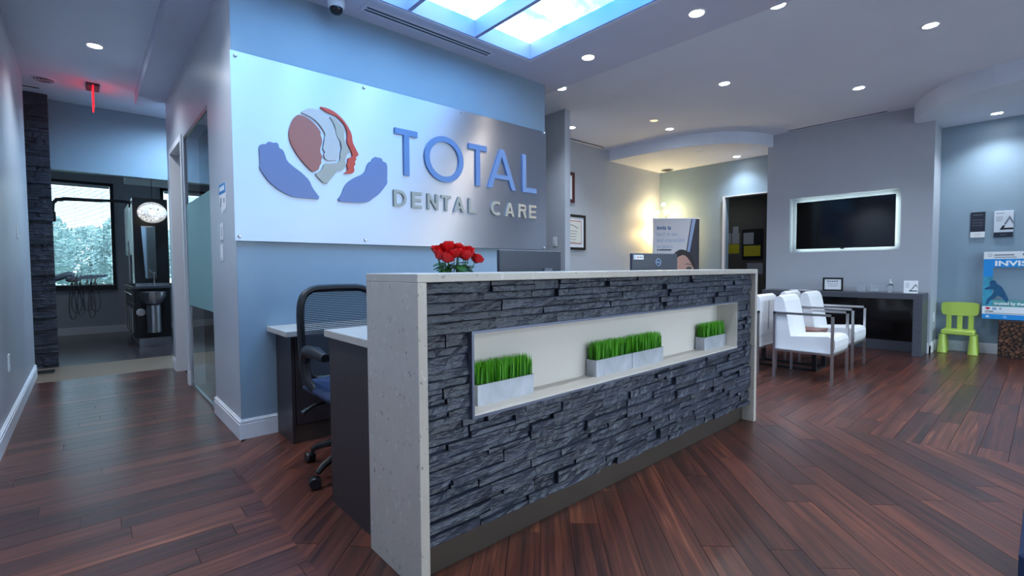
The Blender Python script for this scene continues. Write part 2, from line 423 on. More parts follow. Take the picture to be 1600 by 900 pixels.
def plank_mesh(ps, name):
    mb = MB(); uvs = []; tones = []
    for pl, L, off, tone in ps:
        k = len(mb.v); n = len(pl)
        mb.v += [(x, y, 0) for x, y in pl]+[(x, y, -.0075) for x, y in pl]
        mb.f.append(tuple(range(k, k+n))); mb.f += [(k+i, k+n+i, k+n+(i+1) % n, k+(i+1) % n) for i in range(n)]
        uvs += [(L(p)[0]+off[0], L(p)[1]+off[1]) for p in pl]*2; tones += [tone]*(2*n)
    me = mb.mesh(name); ul = me.uv_layers.new(name='UVMap')
    for lp in me.loops: ul.data[lp.index].uv = uvs[lp.vertex_index]
    at = me.attributes.new('tone', 'FLOAT', 'POINT'); at.data.foreach_set('value', tones)
    return me
for p in ALLP[:295]: link('plank', plank_mesh([p], 'plank'), wood_m, floor)
link('far_planks', plank_mesh(ALLP[295:], 'far_planks'), wood_m, floor, kind='stuff')

# ---- walls
struct('wall_back', MB().box(XH, 3.565, YS, YS+.14, 0, ZC), blue)
struct('wall_left', MB().box(XL-.12, XL, YREAR, 7.05, 0, ZC), hallp)
hw = MB()
GY0, GY1, DY0, DY1, GZ, DZ = 4.275, 5.44, 5.55, 6.32, 2.35, 2.36
hw.box(XH, XH+.125, YS+.14, GY0, 0, ZC).box(XH, XH+.125, GY1, DY0, 0, ZC).box(XH, XH+.125, DY1, 6.6, 0, ZC)
hw.box(XH, XH+.125, GY0, GY1, GZ, ZC).box(XH, XH+.125, DY0, DY1, DZ, ZC).box(XH-.0005, XH+.001, YS, YS+.14, 0, ZC)
struct('wall_hall', hw, hallp)
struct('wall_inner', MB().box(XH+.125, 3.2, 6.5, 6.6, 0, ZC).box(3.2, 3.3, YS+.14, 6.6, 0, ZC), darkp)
struct('wall_header', MB().box(-.9, 3.4, 7.85, 7.97, 2.305, ZC), blue)
struct('wall_corridor', MB().box(-2.7, -2.6, 6.9, 8.0, 0, ZC).box(-2.6, XL-.12, 6.93, 7.05, 0, ZC).box(4.4, 4.5, 6.5, 8.0, 0, ZC).box(3.3, 4.4, 6.5, 6.6, 0, ZC), greige)
struct('wall_stub', MB().box(4.60, 4.70, 4.13, 6.2, 0, ZC), hallp)
struct('wall_diploma', MB().box(4.70, 8.41, YF, YF+.12, 0, ZC), greige)
db = MB().box(8.41, 8.53, 3.795, YF+.12, 0, ZC).box(8.41, 8.53, 2.5, 3.795, 2.315, ZC).box(8.41, 8.53, 2.5, 2.9, 0, 2.315)
struct('wall_doorway', db, blue)
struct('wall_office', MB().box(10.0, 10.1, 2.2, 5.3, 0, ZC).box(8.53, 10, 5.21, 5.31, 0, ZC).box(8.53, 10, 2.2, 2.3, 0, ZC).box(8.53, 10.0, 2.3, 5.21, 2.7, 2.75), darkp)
NY0, NY1, NZ0, NZ1 = 1.302, 2.617, 1.318, 2.118     # recess of the television
tv = MB().box(XT, 8.7, .985, NY0, 0, ZC).box(XT, 8.7, NY1, 2.935, 0, ZC).box(XT, 8.7, NY0, NY1, 0, NZ0).box(XT, 8.7, NY0, NY1, NZ1, ZC).box(XT+.14, 8.7, NY0, NY1, NZ0, NZ1)
struct('wall_television', tv, greige)
struct('wall_right', MB().box(XR, XR+.12, YREAR, .985, 0, ZC), blue)
rw = MB().box(XL-.12, .8, YREAR-.12, YREAR, 0, ZC).box(7.6, XR, YREAR-.12, YREAR, 0, ZC).box(.8, 7.6, YREAR-.12, YREAR, 2.65, ZC).box(.8, 7.6, YREAR-.12, YREAR, 0, .12)
struct('wall_front', rw, greige)
wf = MB()
for x in (.8, 2.5, 4.2, 5.9, 7.54): wf.box(x, x+.06, YREAR-.09, YREAR-.03, .12, 2.65)
wf.box(.8, 7.6, YREAR-.09, YREAR-.03, .12, .18).box(.8, 7.6, YREAR-.09, YREAR-.03, 2.59, 2.65)
struct('window_fill', wf, winframe)  # unseen glazing behind the camera, added so sky light fills the room

# ---- ceilings
struct('ceiling', MB().box(XL-.12, 8.7, YREAR, 7.97, ZC, ZC+.1).box(-2.6, XL-.12, 6.9, 7.97, ZC, ZC+.1), ceil_m)
SX0, SX1, SY0, SY1 = .60, 3.03, 1.25, 3.135           # skylight opening
DX0, DX1, DY0_, DY1_ = .49, 3.76, .2, YS
dc = MB().box(DX0, SX0, DY0_, DY1_, ZD, ZC).box(SX1, DX1, DY0_, 3.75, ZD, ZC).box(SX0, SX1, DY0_, SY0, ZD, ZC).box(SX0, SX1, SY1, DY1_, ZD, ZC).box(DX0, XH+.01, DY1_, 6.9, ZD, ZC)
struct('ceiling_drop', dc, drop_m)
cv = [(6.80, YF), (6.80, 4.75), (6.79, 4.40), (6.82, 4.05), (6.90, 3.70), (7.06, 3.38), (7.30, 3.12), (7.55, 2.97), (7.76, 2.89), (XT, 2.86), (8.41, 2.86), (8.41, YF)]
struct('ceiling_curve', MB().prism(cv, 2.935, ZC), ceil_m)
cv2 = [(XT, 1.175), (7.80, 1.175), (7.70, 1.145), (7.45, 1.03), (7.18, .86), (7.0, .66), (6.90, .42), (6.86, .15), (6.86, -2.6), (XR, -2.6), (XR, .985), (XT, .985)]
struct('ceiling_wave', MB().prism(cv2, 2.90, ZC), ceil_m)
struct('ceiling_treatment', MB().box(-2.6, 3.4, 7.97, 11.3, 2.95, 3.0), ceil_m)
struct('trim_bulkhead', MB().box(.55, 2.0, 7.98, 10.4, 2.56, 2.95), ceil_m)

# ---- treatment room shell
WX0, WX1, WZ0, WZ1 = -.60, .44, .82, 2.655
VX0, VX1 = 1.12, 2.2
tb = MB().box(-2.6, WX0, 11.2, 11.3, 0, 2.95).box(WX0, WX1, 11.2, 11.3, 0, WZ0).box(WX0, WX1, 11.2, 11.3, WZ1, 2.95).box(WX1, VX0, 11.2, 11.3, 0, 2.95)
tb.box(VX0, VX1, 11.2, 11.3, 0, WZ0).box(VX0, VX1, 11.2, 11.3, WZ1, 2.95).box(VX1, 3.4, 11.2, 11.3, 0, 2.95)
struct('wall_treatment', tb, greige)
struct('wall_treatment_side', MB().box(3.3, 3.4, 7.97, 11.2, 0, 2.95).box(-2.6, -2.5, 7.97, 11.2, 0, 2.95), greige)
def blind_window(name, x0, x1):
    f = MB().box(x0, x0+.05, 11.17, 11.28, WZ0, WZ1).box(x1-.05, x1, 11.17, 11.28, WZ0, WZ1).box(x0, x1, 11.17, 11.28, WZ1-.05, WZ1).box(x0, x1, 11.15, 11.28, WZ0-.05, WZ0+.03)
    w = struct(name, f, winframe)
    MB().box(x0+.05, x1-.05, 11.24, 11.246, WZ0+.03, WZ1-.05).build('window_pane', tint_glass, w)
    sl = MB(); z = WZ0+.06
    while z < WZ1-.12:
        sl.add([(x0+.06, 11.165, z+.005), (x1-.06, 11.165, z+.005), (x1-.06, 11.19, z-.005), (x0+.06, 11.19, z-.005)], [(0, 1, 2, 3)]); z += .026
    sl.build('blind_slats', slatm, w, kind='stuff')
    MB().rbox(x0+.055, x1-.055, 11.15, 11.2, WZ1-.1, WZ1-.05, .006).build('blind_headrail', whitepl, w)
    MB().rbox(x0+.055, x1-.055, 11.16, 11.195, WZ0+.03, WZ0+.05, .006).build('blind_bottom_rail', whitepl, w)
    for k in (.15, .5, .85): MB().box(x0+(x1-x0)*k-.0015, x0+(x1-x0)*k+.0015, 11.162, 11.1635, WZ0+.04, WZ1-.08).build('blind_cord', inkgrey, w)
blind_window('window_1', WX0, WX1)
blind_window('window_2', VX0, VX1)

# ---- baseboards
def base(name, segs):
    mb = MB()
    for x0, y0, x1, y1, nx, ny in segs:     # run from-to along a wall face, (nx,ny) points into the room
        for d, z0, z1 in ((.015, 0, .098), (.010, .098, .108), (.013, .108, .118), (.006, .118, .128)):
            mb.box(min(x0, x1, x0+nx*d, x1+nx*d), max(x0, x1, x0+nx*d, x1+nx*d), min(y0, y1, y0+ny*d, y1+ny*d), max(y0, y1, y0+ny*d, y1+ny*d), z0, z1)
    return struct(name, mb, white_trim)
base('baseboard_back', [(XH, YS, .952, YS, 0, -1), (3.3, YS, 3.565, YS, 0, -1)])
base('baseboard_hall', [(XH, YS-.015, XH, GY0, -1, 0), (XH, GY1+.02, XH, DY0-.02, -1, 0), (XH, DY1+.03, XH, 6.6, -1, 0)])
base('baseboard_left', [(XL, YREAR, XL, 7.05, 1, 0)])
base('baseboard_television', [(XT, .97, XT, 2.935, -1, 0), (XT-.015, .985, XR, .985, 0, -1)])
base('baseboard_right', [(XR, YREAR, XR, .985, -1, 0)])
base('baseboard_diploma', [(4.7, YF, 8.41, YF, 0, -1)])
base('baseboard_doorway', [(8.41, 3.87, 8.41, YF, -1, 0)])
base('baseboard_treatment', [(-2.5, 11.2, 3.3, 11.2, 0, -1)])

# ---- hallway glass and door
g = struct('window_4', MB().box(XH+.004, XH+.036, GY0, GY1, 0, .025).box(XH+.004, XH+.036, GY0, GY1, GZ-.02, GZ), steel)
MB().box(XH+.012, XH+.024, GY0, GY1, .025, GZ-.02).build('glass_pane', clear_glass, g)
MB().box(XH+.0095, XH+.0112, GY0+.004, GY1-.004, .775, 1.72).build('frosted_film', film_m, g, label='pale teal patterned privacy film')
tr = MB()
for a in (DY0-.035, DY1-.02): tr.box(XH-.012, XH+.14, a, a+.055, 0, DZ+.035)
tr.box(XH-.012, XH+.14, DY0+.02, DY1-.02, DZ-.02, DZ+.035)
struct('trim_1', tr, white_trim)
d = struct('door_1', MB().box(XH+.15, XH+.90, DY1+.05, DY1+.09, .01, DZ-.01), dkwood)
tr2 = MB().box(8.36, 8.41, 3.795, 3.83, 0, 2.315).box(8.36, 8.41, 2.9, 3.83, 2.315, 2.33)
struct('trim_2', tr2, white_trim)

# ---- slate clad pillar end of the corridor (stones are its pieces)
sp = struct('wall_pillar', MB().box(-.95, -.262, 7.668, 7.9, 0, ZC), mortar)
def stone_mesh(w, h, d, seed):
    """one split stone: uneven front face, rough chamfer, back at y=0, front towards -y"""
    R = random.Random(seed); n = 4; mb = MB(); vs = []
    for j, z in enumerate((0, h*.12, h*.88, h)):
        for i in range(n+1):
            x = w*i/n; e = .35 if j in (0, 3) else 0
            dx = .0015 if i == 0 else (-.0015 if i == n else R.uniform(-.2, .2)*w/n)
            y = -d*(1-.10*e)-R.uniform(-.0035, .0035)
            if i in (0, n): y += .002
            vs.append((x+dx, y, min(h-.0008, max(.0008, z+(R.uniform(-.0012, .0012) if j in (1, 2) else 0)))))
    m = len(vs); fs = [(j*(n+1)+i, j*(n+1)+i+1, (j+1)*(n+1)+i+1, (j+1)*(n+1)+i) for j in range(3) for i in range(n)]
    vs += [(.0015, 0, .0008), (w-.0015, 0, .0008), (w-.0015, 0, h-.0008), (.0015, 0, h-.0008)]
    fs += [tuple(range(n, -1, -1))+(m, m+1), tuple(range(3*(n+1), 4*(n+1)))+(m+2, m+3), tuple(j*(n+1) for j in range(4))+(m+3, m), tuple(j*(n+1)+n for j in (3, 2, 1, 0))+(m+1, m+2)]
    mb.v = vs; mb.f = fs; mb.fixn = True; return mb.mesh('stone')
def lay(x0, x1, z0, z1, y, parent, lmin, lmax, hmin, hmax, dmin, dmax, rng):
    z = z0
    while z < z1-.004:
        h = rng.uniform(hmin, hmax)
        if z1-(z+h) < hmin*.8: h = z1-z
        x = x0
        while x < x1-.004:
            w = rng.uniform(lmin, lmax)
            if x1-(x+w) < lmin*.7: w = x1-x
            parts = [(0, h)]
            if h > .036 and rng.random() < .28: k = rng.uniform(.38, .62); parts = [(0, h*k), (h*k, h*(1-k))]
            for dz, hh in parts:
                o = link('stone', stone_mesh(w, hh, rng.uniform(dmin, dmax), rng.random()), stone_m, parent); o.location = (x, y, z+dz)
            x += w
        z += h
lay(-.60, -.245, 0, ZC, 7.668, sp, .14, .30, .042, .075, .012, .035, random.Random(3))

# ================================================================== SKYLIGHT
sk = thing('skylight', 'large blue framed backlit ceiling panel of sky and clouds above the reception desk', 'skylight', (0, 0, ZD))
skm = mat('skylight_frame_paint', S(150, 156, 196), .4)
trimw = mat('skylight_trim', S(205, 208, 222), .4)
t = .028
MB().box(SX0-t, SX1+t, SY0-t, SY0, -.012, .0).box(SX0-t, SX1+t, SY1, SY1+t, -.012, 0).box(SX0-t, SX0, SY0, SY1, -.012, 0).box(SX1, SX1+t, SY0, SY1, -.012, 0).build('outer_trim', trimw, sk)
MB().box(SX0, SX0+.012, SY0, SY1, -.006, .138).box(SX1-.012, SX1, SY0, SY1, -.006, .138).box(SX0, SX1, SY0, SY0+.012, -.006, .138).box(SX0, SX1, SY1-.012, SY1, -.006, .138).build('reveal', skm, sk)
nP = 4; pw = (SX1-SX0)/nP
for i in range(nP+1):
    x = SX0+i*pw
    if 0 < i < nP: MB().box(x-.016, x+.016, SY0+.012, SY1-.012, .0, .135).build('glazing_bar', skm, sk)
for i in range(nP): MB().box(SX0+i*pw+.016, SX0+(i+1)*pw-.016, SY0+.012, SY1-.012, .128, .136).build('cloud_panel', sky_m, sk)

# ================================================================== LAMPS AND CEILING FITTINGS
ring_prof = [(.062, 0), (.082, 0), (.082, -.004), (.078, -.008), (.066, -.008), (.062, -.002)]
def ring_mesh(R=.082, r=.062):
    mb = MB(); n = 24; vs = []
    for rr, h in ((r, 0), (R, 0), (R, -.004), (R-.006, -.008), (r+.003, -.008), (r, -.003)):
        vs += [(rr*math.cos(2*PI*i/n), rr*math.sin(2*PI*i/n), h) for i in range(n)]
    m = 6; mb.v = vs; mb.f = [(j*n+i, j*n+(i+1) % n, ((j+1) % m)*n+(i+1) % n, ((j+1) % m)*n+i) for j in range(m) for i in range(n)]; mb.fixn = True
    return mb.mesh('trim_ring')
RING = ring_mesh(.064, .050)
LENS = MB().lathe([(.001, -.006), (.036, -.006), (.0495, -.004), (.0495, -.001), (.001, -.001)], n=24).mesh('lens')
def downlight(x, y, z, label, lens=lens_cool, power=None, color=(.80, .91, 1.0), cone=122):
    t = thing('downlight', label, 'ceiling light', (x, y, z), group='recessed ceiling downlights')
    link('trim_ring', RING, white_trim, t)
    o = link('lens', LENS.copy(), lens, t)
    if power is None: power = LAMP
    if power: lamp('downlight_lamp', 'SPOT', (0, 0, -.02), power, color, .05, cone, .9, t)
    return t
downlight(3.41, 1.77, ZD, 'bright round downlight in the drop ceiling right of the skylight, nearest the top edge')
downlight(3.387, 2.765, ZD, 'small warm round downlight in the drop ceiling beside the skylight corner', lens_warm, 26, (1, .84, .66))
downlight(4.035, 1.44, ZC, 'round downlight half hidden by the drop ceiling edge at the top of the picture')
downlight(4.045, 3.68, ZC, 'round downlight half hidden by the drop ceiling edge beside the end of the sign wall')
downlight(5.337, .714, ZC, 'largest round white downlight, upper right of the main ceiling')
downlight(5.289, 2.419, ZC, 'round white downlight in the middle of the main ceiling over the waiting chairs')
downlight(6.573, 1.482, ZC, 'round white downlight in front of the television wall slot vent')
downlight(6.40, 3.72, ZC, 'round white downlight just in front of the curved ceiling drop')
downlight(5.263, 4.599, ZC, 'round white downlight beside the grey wall end near the diplomas')
downlight(5.873, 3.647, ZC, 'unlit round amber downlight in the main ceiling near the curved drop', lens_off, 0)
downlight(8.13, 3.498, 2.935, 'round white downlight under the curved ceiling drop before the dark doorway', power=18)
downlight(8.10, .461, 2.90, 'round white downlight under the wavy ceiling drop at the right wall', power=24)
downlight(.137, 5.72, ZC, 'round white downlight in the hallway ceiling', power=32)
for x, y in ((1.0, -1.2), (3.2, -1.2), (5.4, -1.2), (-.0, 1.2), (5.4, -.6+.0), (7.0, -1.2)):  # unseen ceiling lamps added as fill for the front room and hallway mouth
    if (x, y) == (5.4, -.6): continue
    downlight(x, y, ZC if x < 6.8 else 2.90, 'round white fill downlight added out of view, ' + {1.0: 'over the entrance', 3.2: 'in front of the desk middle', 5.4: 'in front of the waiting chairs', 0.0: 'over the hallway mouth', 7.0: 'under the wavy ceiling drop'}[abs(x)])
downlight(.10, 3.3, ZC, 'round white downlight added out of view above the corner of the sign wall to brighten the hallway', power=44)  # unseen lamp added to brighten the hallway wall
downlight(1.02, 7.0, ZC, 'round blue-tinted downlight added unseen behind the hallway wall in the cross corridor', power=85, color=(.42, .70, 1.0), cone=172)  # added blue lamp with a wide cone, lights the header wall
downlight(-.85, 9.6, 2.95, 'round white downlight added out of view in the treatment room ceiling', power=9)  # unseen lamp added to lift the black cabinet and walls
for x, w_ in ((.95, 'left end'), (2.1, 'middle')): downlight(x, .72, ZD, 'round white downlight added out of view in the drop ceiling before the desk %s' % w_, power=15)  # unseen pair added to catch the stone ledges and floor from above
downlight(2.0, 5.0, ZC, 'round white downlight added out of view in the room behind the hallway glass', power=14)  # unseen lamp added to light the door jamb and glass film

def slot_vent(name, label, x0, x1, y0, y1, z, slots=2):
    t = thing(name, label, 'vent', ((x0+x1)/2, (y0+y1)/2, z)); w, l = (x1-x0)/2, (y1-y0)/2
    long_x = w > l
    MB().box(-w, w, -l, l, -.006, 0).build('frame', ceil_m if slots == 1 else trimw, t)
    hw = min(w, l)
    for k in range(slots):
        c = (k-(slots-1)/2)*hw*.72; h = hw*.15*(1 if slots > 1 else 3)
        if long_x: MB().box(-w+.03, w-.03, c-h, c+h, -.0075, -.006).build('slot', blackgl, t)
        else: MB().box(c-h, c+h, -l+.03, l-.03, -.0075, -.006).build('slot', blackgl, t)
    return t
slot_vent('slot_vent', 'long white two slot air vent in the drop ceiling beside the skylight', 1.53, 2.715, 3.24, 3.345, ZD)
slot_vent('slot_vent', 'thin dark linear air slot along the top of the television wall', 7.78, 7.86, 1.42, 2.65, ZC, 1)
slot_vent('slot_vent', 'short dark linear air slot above the hanging diplomas', 5.2, 6.55, 4.95, 5.03, ZC, 1)
slot_vent('slot_vent', 'dark air slot in front of the slate pillar in the hallway ceiling', -.9, -.27, 7.38, 7.45, ZC, 1)

t = thing('dome_camera', 'white dome security camera hanging above the metal sign', 'security camera', (1.36, 3.33, ZD))
MB().lathe([(.055, 0), (.058, -.02), (.056, -.05), (.048, -.062)], n=24).build('housing', whitepl, t, True)
MB().lathe([(.044, -.058), (.043, -.075), (.034, -.092), (.018, -.101), (.001, -.103)], n=24).build('lens_dome', blackgl, t, True)
t = thing('ceiling_speaker', 'round grille ceiling speaker by the exit sign', 'speaker', (-.25, 7.05, ZC))
MB().lathe([(.10, 0), (.10, -.006), (.085, -.01), (.001, -.012)], n=24).build('grille', ceil_m, t)
for k in range(3): link('rib', ring_mesh(.03+.025*k, .022+.025*k), inkgrey, t).location = (0, 0, -.008)
t = thing('round_vent', 'round dark slotted vent under the curved ceiling drop in the lit corner', 'vent', (8.18, 4.80, 2.935))
MB().lathe([(.13, 0), (.13, -.008), (.11, -.018), (.001, -.018)], n=28).build('collar', ceil_m, t)
for k in range(4): link('ring', ring_mesh(.035+.025*k, .022+.025*k), inkdark, t).location = (0, 0, -.016)
for x, y, z, nm in ((4.75, 3.45, ZC, 'small flat sprinkler cover in the main ceiling near the sign wall end'), (7.35, 3.75, 2.935, 'small flat sprinkler cover under the curved ceiling drop')):
    t = thing('sprinkler_cover', nm, 'sprinkler', (x, y, z))
    MB().lathe([(.04, 0), (.04, -.004), (.036, -.006), (.001, -.006)], n=20).build('cover_plate', ceil_m, t)

t = thing('exit_sign', 'red lit exit sign hanging edge on from the hallway ceiling', 'exit sign', (.136, 6.96, ZC))
MB().rbox(-.055, .055, -.11, .11, -.035, 0, .006).build('canopy', mat('sign_canopy', S(70, 70, 76), .4), t)
MB().box(-.006, .006, -.15, .15, -.25, -.035).build('panel', redglow, t)

# ================================================================== WALL SIGN
YP = YS-.035                       # front face of the plate
a = on(360, 77.3, 'y', YP); b = on(854.5, 206, 'y', YP); c_ = on(367, 377.5, 'y', YP)
PX0, PX1, PZ0, PZ1 = .722, 3.545, 1.288, 2.478
sg = thing('wall_sign', 'large brushed metal sign reading TOTAL DENTAL CARE above the desk', 'sign', ((PX0+PX1)/2, YP, PZ0))
ox, oz = (PX0+PX1)/2, PZ0
MB().rbox(PX0-ox, PX1-ox, 0, .005, 0, PZ1-oz, .001).build('metal_plate', sign_m, sg)
for px, py in ((367.5, 86.5), (568.5, 137), (721, 176), (850, 209), (374.5, 369), (850, 387), (722, 381), (571, 375)):
    q = on(px, py, 'y', YP); o = MB().lathe([(.011, 0), (.011, -.008), (.008, -.012), (.001, -.013)], (0, 0, 0), 14, 'y').lathe([(.007, .005), (.007, .034)], (0, 0, 0), 10, 'y').build('standoff_bolt', chrome, sg, True)
    o.location = (q.x-ox, 0, q.z-oz)
TH = .014
def crop6(p): q = on(380+p[0]/4.736, 140+p[1]/4.736, 'y', YP-TH); return (q.x-ox, q.z-oz)
def smooth_poly(pts, it=1):
    for _ in range(it):
        out = []
        for i in range(len(pts)):
            p, q = pts[i], pts[(i+1) % len(pts)]
            out += [(p[0]*.78+q[0]*.22, p[1]*.78+q[1]*.22), (p[0]*.22+q[0]*.78, p[1]*.22+q[1]*.78)]
        pts = out
    return pts
SHAPES = {
 ('head_profile', 'rust'): [(412,185),(450,195),(500,225),(545,270),(578,318),(570,327),(585,370),(583,400),(570,440),(572,470),(590,498),(576,520),(580,545),(565,565),(560,590),(535,605),(512,608),(450,545),(400,480),(365,420),(345,370),(340,310),(350,260),(370,215),(395,190)],
 ('head_profile', 'pale grey'): [(425,168),(460,145),(505,135),(550,145),(590,165),(630,200),(660,245),(680,300),(690,345),(717,395),(704,410),(718,437),(702,455),(712,480),(700,500),(703,520),(660,525),(612,520),(597,485),(608,462),(590,440),(600,390),(605,350),(612,330),(580,275),(530,220),(480,190)],
 ('head_profile', 'taupe'): [(635,195),(680,215),(725,260),(755,300),(746,350),(755,400),(797,462),(765,480),(765,500),(753,525),(762,545),(755,575),(745,592),(700,600),(660,650),(612,706),(530,625),(560,610),(585,590),(602,545),(640,547),(700,542),(722,515),(720,472),(732,430),(722,385),(690,340),(684,280),(662,230)],
 ('head_profile', 'red orange'): [(560,123),(620,135),(680,165),(735,215),(775,270),(805,330),(810,390),(835,440),(858,485),(833,500),(840,518),(827,530),(832,555),(818,570),(825,600),(810,622),(740,620),(770,605),(778,580),(766,560),(778,530),(775,507),(805,500),(812,480),(790,430),(768,385),(775,330),(760,270),(720,220),(680,190),(625,170)],
 ('cupped_hand', 'blue'): [(125,408),(148,402),(168,405),(185,383),(212,388),(226,396),(246,388),(263,405),(265,432),(295,445),(310,480),(325,530),(380,575),(440,620),(490,670),(515,730),(578,813),(480,805),(372,795),(320,772),(270,745),(200,690),(150,625),(120,575),(127,550),(123,480),(118,430)],
 ('cupped_hand', 'blue '): [(958,512),(980,495),(993,504),(1012,502),(1030,515),(1032,532),(1058,540),(1068,570),(1065,670),(1070,690),(1035,740),(1000,780),(965,800),(930,830),(885,838),(800,835),(695,825),(735,770),(750,720),(775,685),(830,650),(880,630),(912,600),(920,560),(935,535),(957,530)]}
for (nm, colr), pts in SHAPES.items():
    m = {'rust': rustm, 'pale grey': lgreym, 'taupe': taupem, 'red orange': redm}.get(colr.strip(), handm)
    P = smooth_poly([crop6(p) for p in pts], 1)
    MB().prism(P, -TH, 0, 'y').build(nm, m, sg, label='%s raised %s of the emblem' % (colr.strip(), nm.replace('_', ' ')))
def crop7(x, y): q = on(600+x/3.914, 170+y/3.914, 'y', YP-TH); return (q.x-ox, q.z-oz)
def bar(mb, p, q, w, th=TH):
    d = Vector((q[0]-p[0], q[1]-p[1])); n = Vector((-d.y, d.x)).normalized()*w/2
    mb.prism([(p[0]+n.x, p[1]+n.y), (q[0]+n.x, q[1]+n.y), (q[0]-n.x, q[1]-n.y), (p[0]-n.x, p[1]-n.y)], -th, 0, 'y')
def arc(mb, cx, cz, rx, rz, a0, a1, w, n=36, th=TH):
    closed = abs(a1-a0) >= 2*PI-.01; m = n if closed else n+1
    ang = [a0+(a1-a0)*i/n for i in range(m)]; vs = []
    for k, y in ((1, -th), (0, -th), (0, 0), (1, 0)):
        vs += [(cx+(rx-k*w)*math.cos(a), y, cz+(rz-k*w)*math.sin(a)) for a in ang]
    fs = [(j*m+i, j*m+(i+1) % m, ((j+1) % 4)*m+(i+1) % m, ((j+1) % 4)*m+i) for j in range(4) for i in range(m if closed else n)]
    if not closed: fs += [(0, m, 2*m, 3*m), (n, m+n, 2*m+n, 3*m+n)]
    mb.add(vs, fs); mb.fixn = True
def letter(ch, x0, x1, z0, z1, w, m):
    mb = MB(); h = z1-z0; xc = (x0+x1)/2
    if ch == 'T': mb.box(x0, x1, -TH, 0, z1-w, z1).box(xc-w/2, xc+w/2, -TH, 0, z0, z1-w)
    elif ch == 'O': arc(mb, xc, (z0+z1)/2, (x1-x0)/2, h/2, 0, 2*PI, w, 48)
    elif ch == 'A':
        ww = w*1.06
        ww = w*1.12
        for sx, xa in ((1, x0), (-1, x1)):
            mb.prism([(xa, z0), (xa+sx*ww, z0), (xc+sx*ww*.5, z1), (xc-sx*ww*.5, z1)], -TH+(.0002 if sx > 0 else 0), 0, 'y')
        k = .30; mb.box(x0+(xc-x0)*k+ww*.4, x1-(x1-xc)*k-ww*.4, -TH+.0003, 0, z0+h*k-w*.42, z0+h*k+w*.42)
    elif ch == 'L': mb.box(x0, x0+w, -TH, 0, z0, z1).box(x0+w, x1, -TH, 0, z0, z0+w)
    elif ch == 'E':
        mb.box(x0, x0+w, -TH, 0, z0, z1)
        for z in (z0, z0+h/2-w/2, z1-w): mb.box(x0+w, x1 if z != z0+h/2-w/2 else x1-w*.25, -TH, 0, z, z+w)
    elif ch == 'N':
        mb.box(x0, x0+w, -TH, 0, z0, z1).box(x1-w, x1, -TH, 0, z0, z1); bar(mb, (x0+w*.5, z1-.3*w), (x1-w*.5, z0+.3*w), w, TH-.0004)
    elif ch == 'D':
        mb.box(x0, x0+w, -TH, 0, z0, z1); r = h/2; arc(mb, x1-min(r, x1-x0), (z0+z1)/2, min(r, x1-x0-w*.5), r, -PI/2, PI/2, w, 24)
        xm = x1-min(r, x1-x0)
        if xm > x0+w: mb.box(x0+w, xm, -TH, 0, z0, z0+w).box(x0+w, xm, -TH, 0, z1-w, z1)
    elif ch == 'C': arc(mb, x0+h*.52, (z0+z1)/2, h*.52, h/2, PI*.27, PI*1.73, w, 32)
    elif ch == 'R':
        mb.box(x0, x0+w, -TH, 0, z0, z1); r = h*.27; xm = x1-r*1.12
        mb.box(x0+w, xm, -TH, 0, z1-w, z1).box(x0+w, xm, -TH, 0, z1-2*r, z1-2*r+w); arc(mb, xm, z1-r, r, r, -PI/2, PI/2, w, 18)
        bar(mb, (xm-w*.2, z1-2*r+w*.3), (x1-w*.55, z0), w*1.02, TH-.0004)
    mb.build('letter', m, sg)
zt, zb = crop7(70, 112)[1], crop7(155, 410)[1]
Z1 = (zt+crop7(520, 208)[1]+crop7(848, 278)[1])/3; Z0 = (zb+crop7(577, 470)[1]+crop7(933, 520)[1])/3; wT = (crop7(155, 300)[0]-crop7(128, 300)[0])
for ch, a, b in (('T', 70, 208), ('O', 250, 487), ('T', 520, 630), ('A', 633, 807), ('L', 848, 933)):
    zz = .010 if ch == 'O' else 0
    letter(ch, crop7(a, 300)[0], crop7(b, 300)[0], Z0-zz, Z1+zz, .047, blueletter)
y1 = (crop7(62, 492)[1]+crop7(267, 515)[1]+crop7(520, 545)[1]+crop7(888, 590)[1])/4; y0 = (crop7(62, 595)[1]+crop7(267, 612)[1]+crop7(520, 637)[1]+crop7(888, 670)[1])/4
for ch, a, b in (('D', 62, 140), ('E', 173, 233), ('N', 267, 333), ('T', 352, 412), ('A', 428, 494), ('L', 520, 568), ('C', 655, 720), ('A', 742, 798), ('R', 823, 873), ('E', 888, 932)):
    letter(ch, crop7(a, 570)[0], crop7(b, 570)[0], y0, y1, .024, taupel)

# ================================================================== RECEPTION DESK
KX0, KX1, KY0, KY1, KH = .812, 3.56, 1.374, 1.756, 1.085
dk = thing('reception_desk', 'long reception desk with dark slate front and pale speckled waterfall counter', 'reception desk', (0, 0, 0))
MB().rbox(KX0, KX0+.036, KY0, KY1, 0, KH-.030, .002).build('end_panel', quartz_m, dk)
MB().rbox(KX1-.036, KX1, KY0, KY1, 0, KH-.030, .002).build('end_panel', quartz_m, dk)
MB().rbox(KX0, KX1, KY0, KY1, KH-.030, KH, .002).build('counter_slab', quartz_m, dk)
IX0, IX1 = KX0+.036, KX1-.036
QX0, QX1, QZ0, QZ1, QY = 1.057, 3.297, .556, .862, 1.542     # display niche
bk = MB()
bk.box(IX0, QX0, 1.426, 1.72, .13, KH-.03).box(QX1, IX1, 1.426, 1.72, .13, KH-.03).box(QX0, QX1, 1.426, 1.72, .13, QZ0).box(QX0, QX1, 1.426, 1.72, QZ1, KH-.03).box(QX0, QX1, QY+.004, 1.72, QZ0, QZ1)
core = bk.build('stone_front', mortar, dk)
MB().box(IX0, IX1, 1.455, 1.70, 0, .13).build('toe_kick', dkmetal, dk)
R = random.Random(11)
